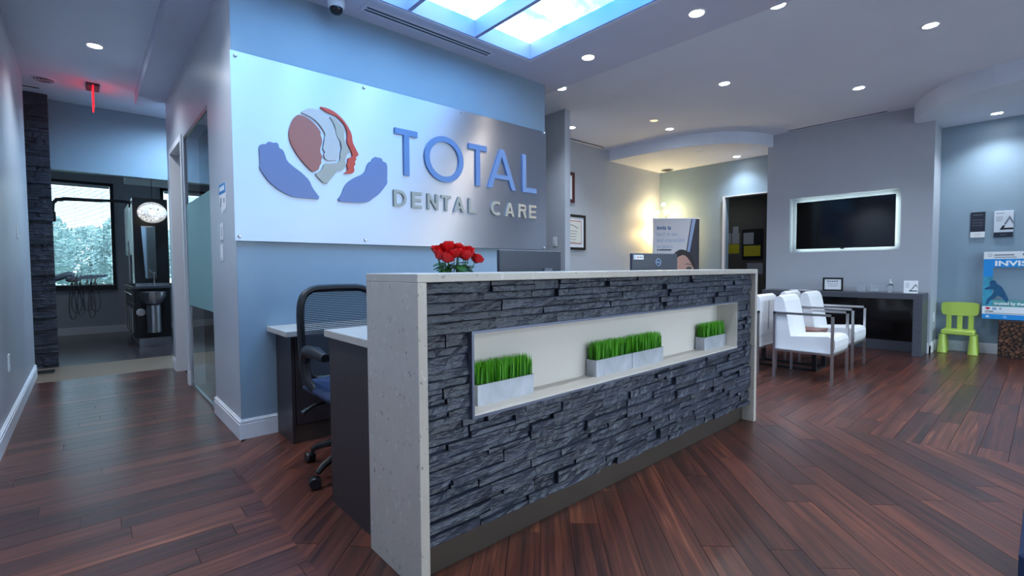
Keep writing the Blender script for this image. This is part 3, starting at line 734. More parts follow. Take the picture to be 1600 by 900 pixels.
lay(IX0+.001, IX1-.001, .128, QZ0-.006, 1.426, core, .09, .36, .024, .052, .006, .034, R)
lay(IX0+.001, QX0-.006, QZ0-.006, QZ1+.006, 1.426, core, .07, .20, .026, .052, .006, .030, R)
lay(QX1+.004, IX1-.001, QZ0-.006, QZ1+.006, 1.426, core, .07, .20, .026, .052, .006, .030, R)
lay(IX0+.001, IX1-.001, QZ1+.006, KH-.031, 1.426, core, .10, .36, .028, .052, .006, .030, R)
nl = MB().box(QX0, QX1, QY, QY+.004, QZ0, QZ1).box(QX0, QX1, 1.40, QY, QZ0, QZ0+.006).box(QX0, QX1, 1.402, QY, QZ1-.004, QZ1).box(QX0, QX0+.004, 1.402, QY, QZ0, QZ1).box(QX1-.004, QX1, 1.402, QY, QZ0, QZ1)
nl.build('niche_lining', nichem, dk)
f = .010
MB().box(QX0-f, QX0, 1.394, 1.426, QZ0-f, QZ1+f).box(QX1, QX1+f*.4, 1.398, 1.426, QZ0-f, QZ1+f).box(QX0, QX1, 1.394, 1.426, QZ0-f, QZ0).box(QX0, QX1, 1.394, 1.426, QZ1, QZ1+f).build('niche_frame', framem, dk)
# low staff side behind the counter
MB().rbox(KX0+.02, KX1-.02, KY1+.001, 2.26, .787, .82, .002).build('work_surface', quartz_m, dk)
MB().box(KX0+.038, KX0+.078, KY1+.001, 2.245, 0, .787).build('side_panel', espresso, dk)
MB().box(KX1-.078, KX1-.038, KY1+.001, 2.245, 0, .787).build('side_panel', espresso, dk)

# ---- grass planters in the niche
def blades(L, D, H, n, seed):
    r = random.Random(seed); mb = MB(); tones = []
    for _ in range(n):
        x = r.uniform(-L/2+.006, L/2-.006); y = r.uniform(.006, D-.006); h = H*r.uniform(.80, 1.06); a = r.uniform(0, PI); w = r.uniform(.0012, .0026)
        dx, dy = math.cos(a)*w, math.sin(a)*w; lx, ly = r.gauss(0, .006), r.gauss(0, .004); t0 = r.random(); k = len(mb.v)
        z0 = .066
        mb.v += [(x-dx, y-dy, z0), (x+dx, y+dy, z0), (x-dx+lx*.4, y-dy+ly*.4, z0+h*.55), (x+dx+lx*.4, y+dy+ly*.4, z0+h*.55), (x+lx, y+ly, z0+h)]
        mb.f += [(k, k+1, k+3, k+2), (k+2, k+3, k+4)]; tones += [t0*.35, t0*.35, t0*.7, t0*.7, min(1, .25+t0*.8)]
    me = mb.mesh('grass'); me.attributes.new('tone', 'FLOAT', 'POINT').data.foreach_set('value', tones); return me
PL = .305; PD = .062; PH = .082
def planter(x, label, seed):
    t = thing('grass_planter', label, 'planter', (x, 1.472, QZ0+.006), group='grass planters in the desk niche')
    w = .003; L = PL/2
    MB().box(-L, L, 0, w, 0, PH).box(-L, L, PD-w, PD, 0, PH).box(-L, -L+w, w, PD-w, 0, PH).box(L-w, L, w, PD-w, 0, PH).box(-L+w, L-w, w, PD-w, 0, .06).build('trough', galv, t)
    MB().tube([(-L, 0, PH), (L, 0, PH), (L, PD, PH), (-L, PD, PH)], .0022, 6, True).build('rolled_rim', galv, t)
    link('grass', blades(PL, PD, .108, 1500, seed), grass_m, t, kind='stuff')
planter(1.128+PL/2+.003, 'grey metal trough of green grass at the left end of the desk niche', 1)
planter(1.866+PL/2, 'grey metal grass trough in the niche centre, left one of the touching pair', 2)
planter(2.175+PL/2, 'grey metal grass trough in the niche centre, right one of the touching pair', 3)
planter(2.978+PL/2, 'grey metal trough of green grass at the right end of the desk niche', 4)

# ---- roses behind the counter
t = thing('rose_bouquet', 'bunch of red roses with green leaves in a glass vase on the desk', 'flowers', (1.41, 2.03, .845 - .025))
MB().lathe([(.045, 0), (.05, .004), (.058, .08), (.05, .16), (.055, .2), (.052, .2), (.047, .16), (.054, .08), (.046, .008), (.001, .008)], n=20).build('glass_vase', clear_glass, t, True)
def rose_mesh():
    mb = MB(); r = random.Random(5)
    for ring, n, rad, ht, lean in ((0, 3, .010, .038, -.3), (1, 4, .017, .038, -.1), (2, 5, .024, .035, .1), (3, 6, .031, .030, .35)):
        for i in range(n):
            a = 2*PI*i/n+ring*.7; sp = 2*PI/n*.66; k = len(mb.v); U, V = 5, 4
            for v in range(V):
                fv = v/(V-1)
                for u in range(U):
                    fu = u/(U-1)-.5; ang = a+fu*2*sp; rr = rad*(.35+.65*math.sin(fv*1.5))+lean*.012*fv*fv
                    z = ht*fv*(1-.35*(2*fu)**2*fv)+r.uniform(-.001, .001)
                    mb.v.append((rr*math.cos(ang), rr*math.sin(ang), z))
            mb.f += [(k+v*U+u, k+v*U+u+1, k+(v+1)*U+u+1, k+(v+1)*U+u) for v in range(V-1) for u in range(U-1)]
    return mb.mesh('rose', True)
ROSE = rose_mesh()
LEAF = MB()
for i in range(7):
    s_ = i/6; w = .020*math.sin(PI*min(.97, s_*.92+.06)); zc = -.012*s_*s_
    LEAF.v += [(-w, s_*.062, zc+.004), (0, s_*.062, zc), (w, s_*.062, zc+.004)]
LEAF.f = [(3*i+j, 3*i+j+1, 3*i+j+4, 3*i+j+3) for i in range(6) for j in range(2)]
LEAF = LEAF.mesh('leaf')
rr = random.Random(9)
for i, (x, y, z) in enumerate(((-.105, -.02, .330), (-.075, .03, .355), (-.065, -.045, .325), (-.035, .0, .37), (-.005, .04, .38), (.0, -.05, .34), (.03, .0, .365), (.055, .04, .37), (.065, -.045, .335), (.09, .0, .355), (.118, -.03, .315), (.025, -.075, .325), (-.035, -.06, .335), (-.09, -.06, .315), (.10, .04, .345))):
    o = link('rose', ROSE, red_petal, t); o.location = (x, y, z); o.rotation_euler = (-y*5-.15, x*5, rr.uniform(0, 6)); o.scale = (1.12,)*3
    MB().tube([(x*.15, y*.2, .03), (x*.5, y*.5, .2), (x, y, z+.003)], .0022, 5).build('stem', leafm, t)
for i in range(46):
    a = rr.uniform(0, 2*PI); q = rr.uniform(.015, .075)
    o = link('leaf', LEAF, leafm, t); o.location = (q*math.cos(a), q*math.sin(a), rr.uniform(.245, .305)); o.rotation_euler = (rr.uniform(-.5, .35), rr.uniform(-.4, .4), a-PI/2); o.scale = (1.05,)*3

# ---- monitors seen from behind
def monitor(label, loc, rz, w, h, zc, tilt=0.0, roll=0.0, logo=False):
    t = thing('monitor', label, 'monitor', loc, rz, 'computer monitors behind the counter')
    Rm = Matrix.Translation((0, 0, zc)) @ Matrix.Rotation(roll, 4, 'Y') @ Matrix.Rotation(tilt, 4, 'X')
    def put(o): o.matrix_local = Rm; return o
    body = put(MB().rbox(-w/2, w/2, 0, .022, -h/2, h/2, .005).rbox(-w*.30, w*.30, -.010, .002, -h*.46, -h*.05, .008).build('housing', monm, t))
    put(MB().box(-w/2+.008, w/2-.008, .0222, .0235, -h/2+.012, h/2-.008).build('screen', scrn, t))
    if logo:
        lg = link('round_logo', ring_mesh(.030, .025), inkpale, body); lg.location = (.03, -.004, h*.30); lg.rotation_euler = (PI/2, 0, 0)
        text('logo_letters', 'DELL', .020, inkpale, body, (.03, -.005, h*.30-.007), align='CENTER', bold=.0004)
        MB().box(-w*.46, -w*.26, -.0025, 0, h*.36, h*.46).build('white_sticker', paper, body)
        MB().box(-w*.385, -w*.365, -.0032, -.0025, h*.39, h*.43).build('sticker_mark', redm, body)
        text('sticker_print', 'C', .02, inkblue, body, (-w*.445, -.003, h*.39))
        MB().box(-w*.35, -w*.28, -.0032, -.0025, h*.40, h*.42).build('sticker_line', inkgrey, body)
    else:
        MB().box(.10, .17, -.012, -.0, -h*.04, h*.17).build('pale_plate', inkgrey, body)
    MB().rbox(-.035, .035, -.05, -.012, .02, zc-.02, .006).build('stand_column', monm, t)
    MB().rbox(-.12, .12, -.10, .09, 0, .014, .004).build('stand_base', monm, t)
monitor('black monitor seen from behind with a pale square plate, beside the roses', (2.03, 2.09, .82), .03, .54, .33, .225)
monitor('dark monitor seen from behind with round logo and white sticker', (3.30, 2.03, .82), -.16, .52, .34, .22, tilt=0, roll=0.0, logo=True)

# ---- credenza against the sign wall and office chair
cz = thing('credenza', 'low dark wood credenza with pale stone top against the blue wall', 'cabinet', (0, 0, 0))
MB().rbox(.90, 2.9, 3.06, YS-.001, .692, .726, .002).build('stone_top', quartz_m, cz)
MB().box(.952, .972, 3.15, YS-.016, 0, .692).build('end_panel', espresso, cz)
MB().box(.974, 2.86, 3.165, YS-.016, .11, .692).build('body', espresso, cz)
MB().box(.974, 2.86, 3.158, YS-.03, 0, .11).build('toe_kick', dkmetal, cz)
for i in range(4): MB().rbox(.978+i*.47, .974+(i+1)*.47-.004, 3.148, 3.165, .115, .688, .002).build('door', espresso, cz)

oc = thing('office_chair', 'black mesh back office chair behind the reception desk', 'office chair', (1.135, 2.545, 0), 0)
bf = []
for i in range(36):
    a = 2*PI*i/36; c, s = math.cos(a), math.sin(a)
    x = math.copysign(abs(c)**.42, c)*.225*(1+.06*s); z = .725+math.copysign(abs(s)**.5, s)*.268
    bf.append((x, .30+.03*(z-.5)-.05*(x/.225)**2*.6, z))
MB().tube(bf, .021, 8, True).build('back_frame', black, oc, True)
mp_ = MB(); z = .475
while z < .97:
    hw_ = .215
    pts = [(-hw_+2*hw_*k/8, .30+.03*(z-.5)-.03*((-1+k/4))**2, z) for k in range(9)]
    n0 = len(mp_.v)
    for p in pts: mp_.v += [(p[0], p[1], z-.0034), (p[0], p[1]+.002, z+.0034)]
    mp_.f += [(n0+2*k, n0+2*k+2, n0+2*k+3, n0+2*k+1) for k in range(8)]; z += .0105
mp_.build('mesh_weave', meshback, oc, kind='stuff')
MB().tube([(0, .10, .40), (0, .27, .42), (0, .335, .52), (0, .335, .72)], [.028, .028, .024, .02], 8).build('back_support', black, oc, True)
MB().rbox(-.245, .245, -.235, .245, .405, .485, .035).build('seat_cushion', navy, oc, True)
for s in (-1, 1):
    MB().tube([(s*.245, -.14, .655), (s*.25, -.02, .668), (s*.25, .10, .66), (s*.252, .15, .60), (s*.25, .12, .5), (s*.22, .06, .43), (s*.1, .03, .41)], [.022, .034, .036, .030, .026, .02, .016], 10).build('armrest', black, oc, True)
MB().tube([(-.10, .05, .385), (-.24, .06, .375), (-.30, .055, .345)], [.008, .008, .015], 8).build('tilt_lever', black, oc, True)
MB().lathe([(.03, .10), (.03, .26), (.022, .26), (.022, .40)], n=14).build('gas_lift', black, oc, True)
for i in range(5):
    a = PI+.36+i*2*PI/5; c, s = math.cos(a), math.sin(a)
    l = MB().tube([(c*.03, s*.03, .135), (c*.16, s*.16, .128), (c*.27, s*.27, .095), (c*.305, s*.305, .072)], [.026, .022, .017, .014], 8).build('base_leg', black, oc, True)
    cs = MB().lathe([(.001, -.024), (.026, -.024), (.030, -.017), (.030, -.006), (.022, -.003), (.022, .003), (.030, .006), (.030, .017), (.026, .024), (.001, .024)], (0, 0, 0), 16, 'x').build('castor', black, l, True)
    cs.location = (c*.32, s*.32, .030); cs.rotation_euler = (0, 0, a+.9)

# ================================================================== TELEVISION AND CONSOLE
t = thing('television', 'wall mounted black television glowing round its edges in the recess', 'television', (XT+.055, (2.54+1.365)/2, (1.362+2.05)/2), -PI/2)
w, h = 1.172, .69
MB().rbox(-w/2, w/2, 0, .035, -h/2, h/2, .004).build('housing', blackgl, t)
MB().box(-w/2+.008, w/2-.008, -.0015, 0, -h/2+.014, h/2-.008).build('screen', scrn, t)
MB().box(-.02, .02, -.004, .03, -h/2-.012, -h/2).build('sensor', blackgl, t)
MB().box(-.2, .2, .035, .083, -.15, .15).build('wall_bracket', blackgl, t)
st = MB(); k = .02
st.box(-w/2+.02, w/2-.02, .037, .045, h/2-.04, h/2-.025).box(-w/2+.02, w/2-.02, .037, .045, -h/2+.025, -h/2+.04).box(-w/2+.025, -w/2+.04, .037, .045, -h/2+.05, h/2-.05).box(w/2-.04, w/2-.025, .037, .045, -h/2+.05, h/2-.05)
st.build('light_strip', tvglow, t)

t = thing('console_table', 'charcoal waterfall console table under the television', 'console table', (0, 0, 0))
CX0, CX1, CY0, CY1, CZ = 7.52, 7.80, 1.005, 2.84, .765
CX1 = 7.902
MB().rbox(CX0, CX1, CY0, CY1, CZ-.072, CZ, .002).build('table_top', consm, t)
MB().rbox(CX0, CX1, CY0, CY0+.09, 0, CZ-.072, .002).build('side_leg', consm, t)
MB().rbox(CX0, CX1, CY1-.09, CY1, 0, CZ-.072, .002).build('side_leg', consm, t)
MB().box(CX1-.04, CX1-.02, CY0+.09, CY1-.09, .13, CZ-.072).build('back_panel', blackgl, t)
MB().box(CX1-.04, CX1-.015, CY0+.09, CY1-.09, 0, .13).build('plinth', consm, t)

def on_console(px, x): return on(px, 450, 'x', x).y
# framed certificate
t = thing('framed_certificate', 'small black framed certificate standing on the console table', 'picture frame', (7.66, on_console(1301, 7.66), CZ), -PI/2+.12)
fw_, fh = .235, .185
MB().box(-fw_/2, fw_/2, 0, .016, 0, .022).box(-fw_/2, fw_/2, 0, .016, fh-.022, fh).box(-fw_/2, -fw_/2+.022, 0, .016, .022, fh-.022).box(fw_/2-.022, fw_/2, 0, .016, .022, fh-.022).build('frame', dkwood, t)
MB().box(-fw_/2+.022, fw_/2-.022, .006, .012, .022, fh-.022).build('certificate', paper, t)
for k in range(5): MB().prism([(-.062+.026*k, .124), (-.05+.026*k, .124), (-.044+.026*k, .133), (-.05+.026*k, .142), (-.062+.026*k, .142), (-.068+.026*k, .133)], .0052, .006, 'y').build('printed_crest', inkgrey, t)
for k in range(3): MB().box(-.07+.008*k, .07-.008*k, .0052, .006, .10-.018*k, .104-.018*k).build('printed_line', inkgrey, t)
MB().box(-.02, .02, .016, .07, 0, .12).build('easel_back', dkwood, t)
# acrylic card with triangle mark
def card(name, label, px, x, w, h, rz, tri=True):
    t = thing(name, label, 'card holder', (x, on_console(px, x), CZ), -PI/2+rz)
    MB().prism([(-.0, 0), (.03, h), (.034, h), (.034, 0)], -w/2, w/2, 'x').build('card_stand', paper, t)
    g_ = thing_child = None
    if tri:
        sl = .03/h
        def P(x_, z_): return (x_, z_*sl-.001, z_)
        mb = MB(); poly = [(-.012, .02), (.045, .10), (.062, .075), (.062, .035), (.046, .035), (.046, .075), (.012, .032), (.062, .032), (.062, .02)]
        for q in ([(-.02, .022), (.0, .045), (.014, .045), (.004, .034), (.062, .034), (.062, .022)],): mb.add([P(*p) for p in q]+[(p[0], P(*p)[1]+.001, p[1]) for p in q], [tuple(range(len(q)))])
        mb.build('black_mark', inkdark, t)
        mb = MB(); q = [(.004, .05), (.044, .115), (.062, .085), (.062, .068), (.044, .095), (.020, .052)]
        mb.add([P(*p) for p in q], [tuple(range(len(q)))]).build('grey_mark', inkgrey, t)
        for k in range(4): mb = MB().add([P(-.055, .12-.016*k), P(-.015, .12-.016*k), P(-.015, .124-.016*k), P(-.055, .124-.016*k)], [(0, 1, 2, 3)]).build('printed_line', inkgrey, t)
    return t
card('card_stand', 'white card with black and grey triangle mark at the right end of the console', 1423, 7.62, .135, .155, .1)
# sanitiser bottle
t = thing('pump_bottle', 'clear hand sanitiser bottle with white pump on the console table', 'bottle', (7.66, on_console(1391, 7.66), CZ))
MB().lathe([(.03, 0), (.033, .004), (.033, .085), (.025, .105), (.013, .112), (.013, .118)], n=18).build('bottle_body', clear_glass, t, True)
MB().lathe([(.015, .116), (.015, .134), (.005, .136), (.005, .155), (.011, .157), (.009, .166)], n=14).build('pump', whitepl, t, True)
t = thing('card_holder', 'clear acrylic business card holder beside the pump bottle', 'card holder', (7.66, on_console(1366, 7.66), CZ), -PI/2)
MB().box(-.05, .05, 0, .003, 0, .05).box(-.05, .05, .022, .025, 0, .10).box(-.05, .05, .003, .022, 0, .004).build('acrylic_body', clear_glass, t)
t = thing('business_cards', 'small upright white card pack in the middle of the console table', 'cards', (7.70, on_console(1346, 7.70), CZ), -PI/2)
MB().box(-.045, .045, 0, .018, 0, .085).build('card_pack', mat('pale_card', S(170, 176, 186), .5), t)
for i, (px, a, lb) in enumerate(((1243, .2, 'white paper sheet lying at the left end of the console table'), (1258, -.25, 'white folded leaflet lying left of the framed certificate'))):
    t = thing('paper_sheet', lb, 'paper', (7.68, on_console(px, 7.68), CZ), a)
    MB().box(-.10, .10, -.07, .07, .0, .004).build('sheet', paper, t)

# ================================================================== WAITING CHAIRS
def armchair(label, x, y, rz):
    """origin under the seat centre; seat faces local -Y; .50 wide, .51 deep"""
    t = thing('armchair', label, 'armchair', (x, y, 0), rz, 'white leather waiting chairs')
    for s in (-1, 1):
        xx = s*.245
        MB().box(xx-.011, xx+.011, -.266, -.244, 0, .655).build('leg', chrome, t)
        MB().box(xx-.011, xx+.011, .234, .256, 0, .655).build('leg', chrome, t)
        MB().box(xx-.011, xx+.011, -.266, .256, .633, .655).build('arm_bar', chrome, t)
        MB().box(xx-.011, xx+.011, -.244, .234, .265, .285).build('side_rail', chrome, t)
    MB().box(-.234, .234, -.262, -.24, .265, .285).build('seat_rail', chrome, t); MB().box(-.234, .234, .236, .256, .265, .285).build('seat_rail', chrome, t)
    sc = [(-.262, .300), (-.272, .34), (-.272, .40), (-.255, .432), (-.21, .442), (.10, .418), (.245, .40), (.245, .285), (-.24, .285)]
    MB().prism(sc, -.225, .225, 'x').build('seat_cushion', leather, t)
    bc = [(.105, .415), (.135, .60), (.165, .76), (.185, .805), (.215, .818), (.245, .80), (.258, .75), (.250, .40)]
    mb = MB(); n = len(bc)
    for x_, k in ((-.225, .985), (-.20, 1.0), (.20, 1.0), (.225, .985)): mb.v += [(x_, p[0], .4+(p[1]-.4)*k) for p in bc]
    mb.f = [tuple(range(n))[::-1], tuple(range(3*n, 4*n))]+[(j*n+i, j*n+(i+1) % n, (j+1)*n+(i+1) % n, (j+1)*n+i) for j in range(3) for i in range(n)]; mb.fixn = True
    mb.build('backrest', leather, t)
    MB().box(-.012, .012, .252, .258, .45, .75).build('back_seam', mat('seam_grey', S(150, 150, 156), .6), t)
    return t
armchair('white leather chrome armchair in front, nearest the reception desk, facing the viewer side', 5.40, 1.578, 0)
armchair('white leather chrome armchair on the right, nearest the green child chair', 6.31, 1.628, 0)
armchair('white leather chrome armchair turned away, partly hidden behind the desk end', 5.36, 2.21, PI)
armchair('white leather chrome armchair turned away, behind the right hand armchair', 6.31, 2.27, PI)
t = thing('side_table', 'low side table with red brown top and black legs between the armchairs', 'side table', (5.855, 1.93, 0))
MB().rbox(-.175, .175, -.34, .34, .40, .43, .004).build('table_top', tabred, t)
for sx in (-1, 1):
    for sy in (-1, 1): MB().box(sx*.155-.02, sx*.155+.02, sy*.31-.02, sy*.31+.02, .02, .40).build('leg', black, t)
    MB().box(sx*.155-.02, sx*.155+.02, -.33, .33, 0, .02).build('floor_bar', black, t)
MB().box(-.135, .135, -.33, -.29, 0, .02).build('cross_bar', black, t); MB().box(-.135, .135, .29, .33, 0, .02).build('cross_bar', black, t)

# ================================================================== RIGHT WALL THINGS
t = thing('child_chair', 'lime green plastic child chair against the blue wall', 'chair', (8.245, .748, 0), -PI/2)
MB().rbox(-.155, .155, -.13, .13, .235, .295, .012).build('seat', lime, t, True)
for sx in (-1, 1):
    for sy in (-1, 1): MB().lathe([(.046, 0), (.050, .006), (.047, .02), (.030, .236)], (sx*.130+sx*.012, sy*.105, 0), 16).build('leg', lime, t, True)
for x in (-.105, 0, .105): MB().rbox(x-.026, x+.026, .092, .118, .29, .48, .006).build('back_slat', lime, t)
P = smooth_poly([(-.150, .465), (.150, .465), (.175, .50), (.180, .60), (.165, .635), (-.165, .635), (-.180, .60), (-.175, .50)], 2)
MB().prism(P, .085, .125, 'y').build('back_panel', lime, t)

lb = thing('log_box', 'square box faced with brown cut log slices under the photo frame', 'box', (8.30, .062, 0), -PI/2)
MB().box(-.33, .33, -.128, .12, 0, .438).build('body', mat('box_brown', S(46, 30, 24), .7), lb)
logm = mat('log_slice_wood', S(98, 62, 44), .7, var=.35, vscale=50, objrand=.35)
r = random.Random(21); pts = []
for _ in range(4000):
    q = r.uniform(.010, .026); x = r.uniform(-.33+q, .33-q); z = r.uniform(q, .438-q)
    if all((x-a)**2+(z-b)**2 > (q+c)**2*.92 for a, b, c in pts): pts.append((x, z, q))
SL = [MB().lathe([(1, .02), (1, -.004), (.86, -.010), (.5, -.008), (.001, -.010)], (0, 0, 0), 9, 'y').mesh('log_slice') for _ in range(1)][0]
for x, z, q in pts[:290]:
    o = link('log_slice', SL, logm, lb); o.location = (x, -.128-r.uniform(0, .006), z); o.scale = (q, 1, q); o.rotation_euler = (0, r.uniform(0, 6), 0)

t = thing('photo_frame_prop', 'blue and white social media style photo frame board reading INVIS', 'photo prop', (8.30, .545, .446), -PI/2)
# local x runs to the right of the picture, board leans back slightly
BW, BH = .86, .825
def tilt(o): o.rotation_euler = (-.035, 0, 0); return o
bd = [(0, BW, .0, .06, bluepr), (0, BW, .06, .155, paper), (0, BW, .735, BH, paper), (0, BW, .635, .735, bluepr)]
def panel(nm, x0, x1, z0, z1, m, y0=0, y1=.008, par=None): return MB().box(x0, x1, y0, y1, z0, z1).build(nm, m, par or t)
board = tilt(panel('blue_footer', 0, BW, 0, .06, bluepr))
kids = [panel('white_footer', 0, BW, .0602, .155, paper), panel('white_header', 0, BW, .735, BH, paper), panel('blue_header', 0, BW, .632, .7348, bluepr), panel('picture_band', 0, .085, .1552, .6318, tealpr), panel('picture_band', BW-.085, BW, .1552, .6318, tealpr), panel('picture_band', .0852, BW-.0852, .1552, .235, mat('sea_green_print', S(80, 148, 150), .5, var=.2, vscale=12))]
kids.append(panel('blue_stripe', 0, .085, .52, .6318, bluepr, -.001, 0))
dv = smooth_poly([(.055, .445), (.075, .475), (.11, .47), (.125, .43), (.165, .40), (.195, .33), (.225, .25), (.22, .215), (.20, .215), (.165, .27), (.13, .29), (.105, .255), (.065, .225), (.05, .175), (.03, .18), (.045, .25), (.085, .30), (.10, .345), (.085, .37), (.02, .355), (.015, .375), (.07, .41), (.06, .425)], 1)
o = MB().prism(dv, -.0015, .006, 'y').build('swimmer_silhouette', divem, t); kids.append(o)
for b_, sz, m, x, z, wd, bo in (('INVIS', .085, inkwhite, .095, .652, .275, .003), ('trusted by the', .05, inkwhite, .105, .178, .25, .0015), ):
    kids.append(text('printed_words' if sz > .04 else 'small_print', b_, sz, m, t, (x, -.0015, z), wd, bo))
for x0, x1, z0, z1, m in ((.09, .26, .778, .790, inkgrey), (.09, .28, .752, .759, inkgrey), (.025, .10, .090, .098, inkdark), (.025, .42, .070, .076, inkgrey)): kids.append(MB().box(x0, x1, -.0012, 0, z0, z1).build('printed_line', m, t))
hp = smooth_poly([(.05, .108), (.07, .13), (.068, .143), (.056, .146), (.05, .138), (.044, .146), (.032, .143), (.03, .13)], 1)
kids.append(MB().prism(hp, -.0015, 0, 'y').build('heart_mark', mat('heart_red', S(200, 44, 70), .5), t))
kids.append(MB().prism([(.09, .112), (.125, .112), (.125, .142), (.09, .142)], -.0012, 0, 'y').build('bubble_mark', inkpale, t)); kids.append(MB().prism([(.143, .14), (.175, .14), (.158, .112)], -.0012, 0, 'y').build('arrow_mark', inkpale, t))
kids.append(MB().prism([(.035, .018), (.035, .032), (.05, .046), (.065, .032), (.065, .018), (.055, .018), (.055, .03), (.045, .03), (.045, .018)], -.0012, 0, 'y').build('home_mark', inkwhite, t))
for x in (.20, .38): o = link('footer_mark', ring_mesh(.013, .010), inkwhite, t); o.rotation_euler = (PI/2, 0, 0); o.location = (x, -.0005, .032); kids.append(o)
o = link('profile_mark', ring_mesh(.018, .014), inkgrey, t); o.location = (.055, -.0005, .782); kids.append(o)
kids.append(MB().box(.33, .365, -.001, 0, .775, .80).build('photo_mark', inkgrey, t))
M_ = Matrix.Rotation(-.035, 4, 'X')
for o in kids:
    if o.name.startswith('profile_mark'): o.rotation_euler = (PI/2, 0, 0)
    bpy.context.view_layer.update(); o.matrix_local = M_ @ o.matrix_basis

def plaque(label, y, z, w, h):
    return thing('wall_plaque', label, 'plaque', (XR, y, z), -PI/2)
t = plaque('dark wall plaque with grey writing above a white strip', (.682+.551)/2, 1.455, 0, 0)
MB().rbox(-.066, .066, -.016, -.001, 0, .32, .002).build('plate', mat('plaque_charcoal', S(36, 40, 52), .3), t)
MB().box(-.066, .066, -.0175, -.016, 0, .072).build('white_strip', paper, t)
MB().box(-.045, .045, -.0168, -.016, .278, .286).build('printed_line', inkgrey, t)
for k, s_ in enumerate(('Platinum', 'Invisalign', 'Provider')): text('printed_words', s_, .030, inkgrey, t, (0, -.0165, .212-.034*k), align='CENTER')
for k in range(3): MB().box(-.03, .03, -.018, -.0175, .022+.012*k, .026+.012*k).build('printed_line', lgreym, t)
t = plaque('white wall plaque with grey and black triangle mark above dark strip', (.472+.305)/2, 1.447, 0, 0)
MB().rbox(-.084, .084, -.022, -.001, 0, .322, .002).build('plate', mat('plaque_white', S(206, 212, 222), .3), t)
MB().box(-.0842, .084, -.0235, -.022, 0, .062).build('dark_strip', mat('plaque_navy', S(34, 40, 56), .3), t)
text('printed_words', '2024', .028, inkgrey, t, (0, -.0240, .022), align='CENTER')
MB().prism([(.000, .155), (.050, .262), (.084, .185), (.084, .150), (.050, .222), (.020, .155)], -.0232, -.022, 'y').build('grey_mark', mat('mark_grey', S(112, 118, 132), .5), t)
MB().prism([(-.034, .092), (-.006, .145), (.014, .145), (.002, .115), (.084, .115), (.084, .092)], -.0232, -.022, 'y').build('black_mark', inkdark, t)
for k, (w_, z) in enumerate(((.07, .292), (.06, .245), (.06, .222), (.05, .20))): MB().box(-.066, -.066+w_, -.0226, -.022, z, z+.006).build('printed_line', inkgrey, t)

def plate(name, label, loc, rz, kind):
    t = thing(name, label, 'switch' if 'switch' in name else 'outlet', loc, rz)
    MB().rbox(-.037, .037, -.007, 0, -.06, .06, .003).build('cover_plate', whitepl, t)
    if kind == 'rocker': MB().rbox(-.017, .017, -.011, -.006, -.034, .034, .002).build('rocker', white_trim, t)
    if kind == 'dimmer':
        MB().rbox(-.017, .006, -.010, -.006, -.034, .034, .002).build('rocker', white_trim, t); MB().box(.010, .014, -.009, -.006, -.03, .03).build('slider', inkgrey, t)
    if kind == 'outlet':
        for z in (-.024, .024):
            MB().rbox(-.017, .017, -.009, -.006, z-.014, z+.014, .002).build('socket', white_trim, t)
    return t
plate('light_switch', 'upper white light switch on the hallway wall end by the sign', (XH, 3.87, 1.37), -PI/2, 'dimmer')
plate('light_switch', 'lower white light switch on the hallway wall end by the sign', (XH, 3.89, 1.225), -PI/2, 'rocker')
plate('light_switch', 'white light switch on the grey wall beside the black monitor', (4.60, 4.305, 1.447), -PI/2, 'rocker')
plate('light_switch', 'pale light switch on the left hallway wall', (XL, 5.80, 1.44), PI/2, 'rocker')
plate('wall_outlet', 'white wall outlet low on the left hallway wall', (XL, 4.80, .467), PI/2, 'outlet')
plate('wall_outlet', 'white wall outlet beside the green child chair', (8.18, .985, .44), 0, 'outlet')
t = thing('wall_notice', 'small torn white notice with blue heading on the hallway wall', 'notice', (XH, 3.83, 1.50), -PI/2)
MB().prism([(-.10, .195), (.10, .20), (.10, .03), (.06, .0), (.045, .02), (.02, .012), (.0, -.01), (-.03, .0), (-.05, .03), (-.09, .05)], -.002, 0, 'y').build('sheet', paper, t)
MB().box(-.10, .10, -.003, -.002, .13, .198).build('blue_heading', signblue, t)
for k in range(4): MB().box(-.075+.038*k, -.045+.038*k, -.0036, -.003, .15, .182).build('printed_mark', inkwhite, t)
for x, z in ((-.045, .085), (.05, .075), (-.06, .055)): MB().box(x-.012, x+.012, -.003, -.002, z-.012, z+.02).build('printed_mark', inkgrey, t)

# ---- diplomas
def picture(label, x0, x1, z0, z1, m, fwid, doc):
    t = thing('framed_diploma', label, 'picture frame', ((x0+x1)/2, YF, z0), 0); w = (x1-x0)/2; h = z1-z0
    MB().box(-w, w, -.03, 0, 0, fwid).box(-w, w, -.03, 0, h-fwid, h).box(-w, -w+fwid, -.03, 0, fwid, h-fwid).box(w-fwid, w, -.03, 0, fwid, h-fwid).build('frame', m, t)
    MB().box(-w+fwid, w-fwid, -.016, -.001, fwid, h-fwid).build('mat_board', paper, t)
    if doc:
        i = fwid+.055
        MB().box(-w+i, w-i, -.0175, -.016, i, h-i).build('red_border', mat('border_red', S(170, 60, 56), .5), t)
        MB().box(-w+i+.012, w-i-.012, -.019, -.0175, i+.012, h-i-.012).build('certificate', mat('certificate_cream', S(222, 220, 212), .6), t)
        MB().tube([(-.17+.034*k, -.0192, h-i-.12+.05*math.sin(PI*k/10)) for k in range(11)], .006, 4).build('printed_title', inkgrey, t)
        for k in range(5): MB().box(-.16+.012*k, .16-.012*k, -.0195, -.019, h-i-.17-.045*k, h-i-.162-.045*k).build('printed_line', inkgrey, t)
picture('black framed diploma with red border partly behind the grey wall end', 5.42, 6.14, 1.395, 1.955, dkwood, .04, True)
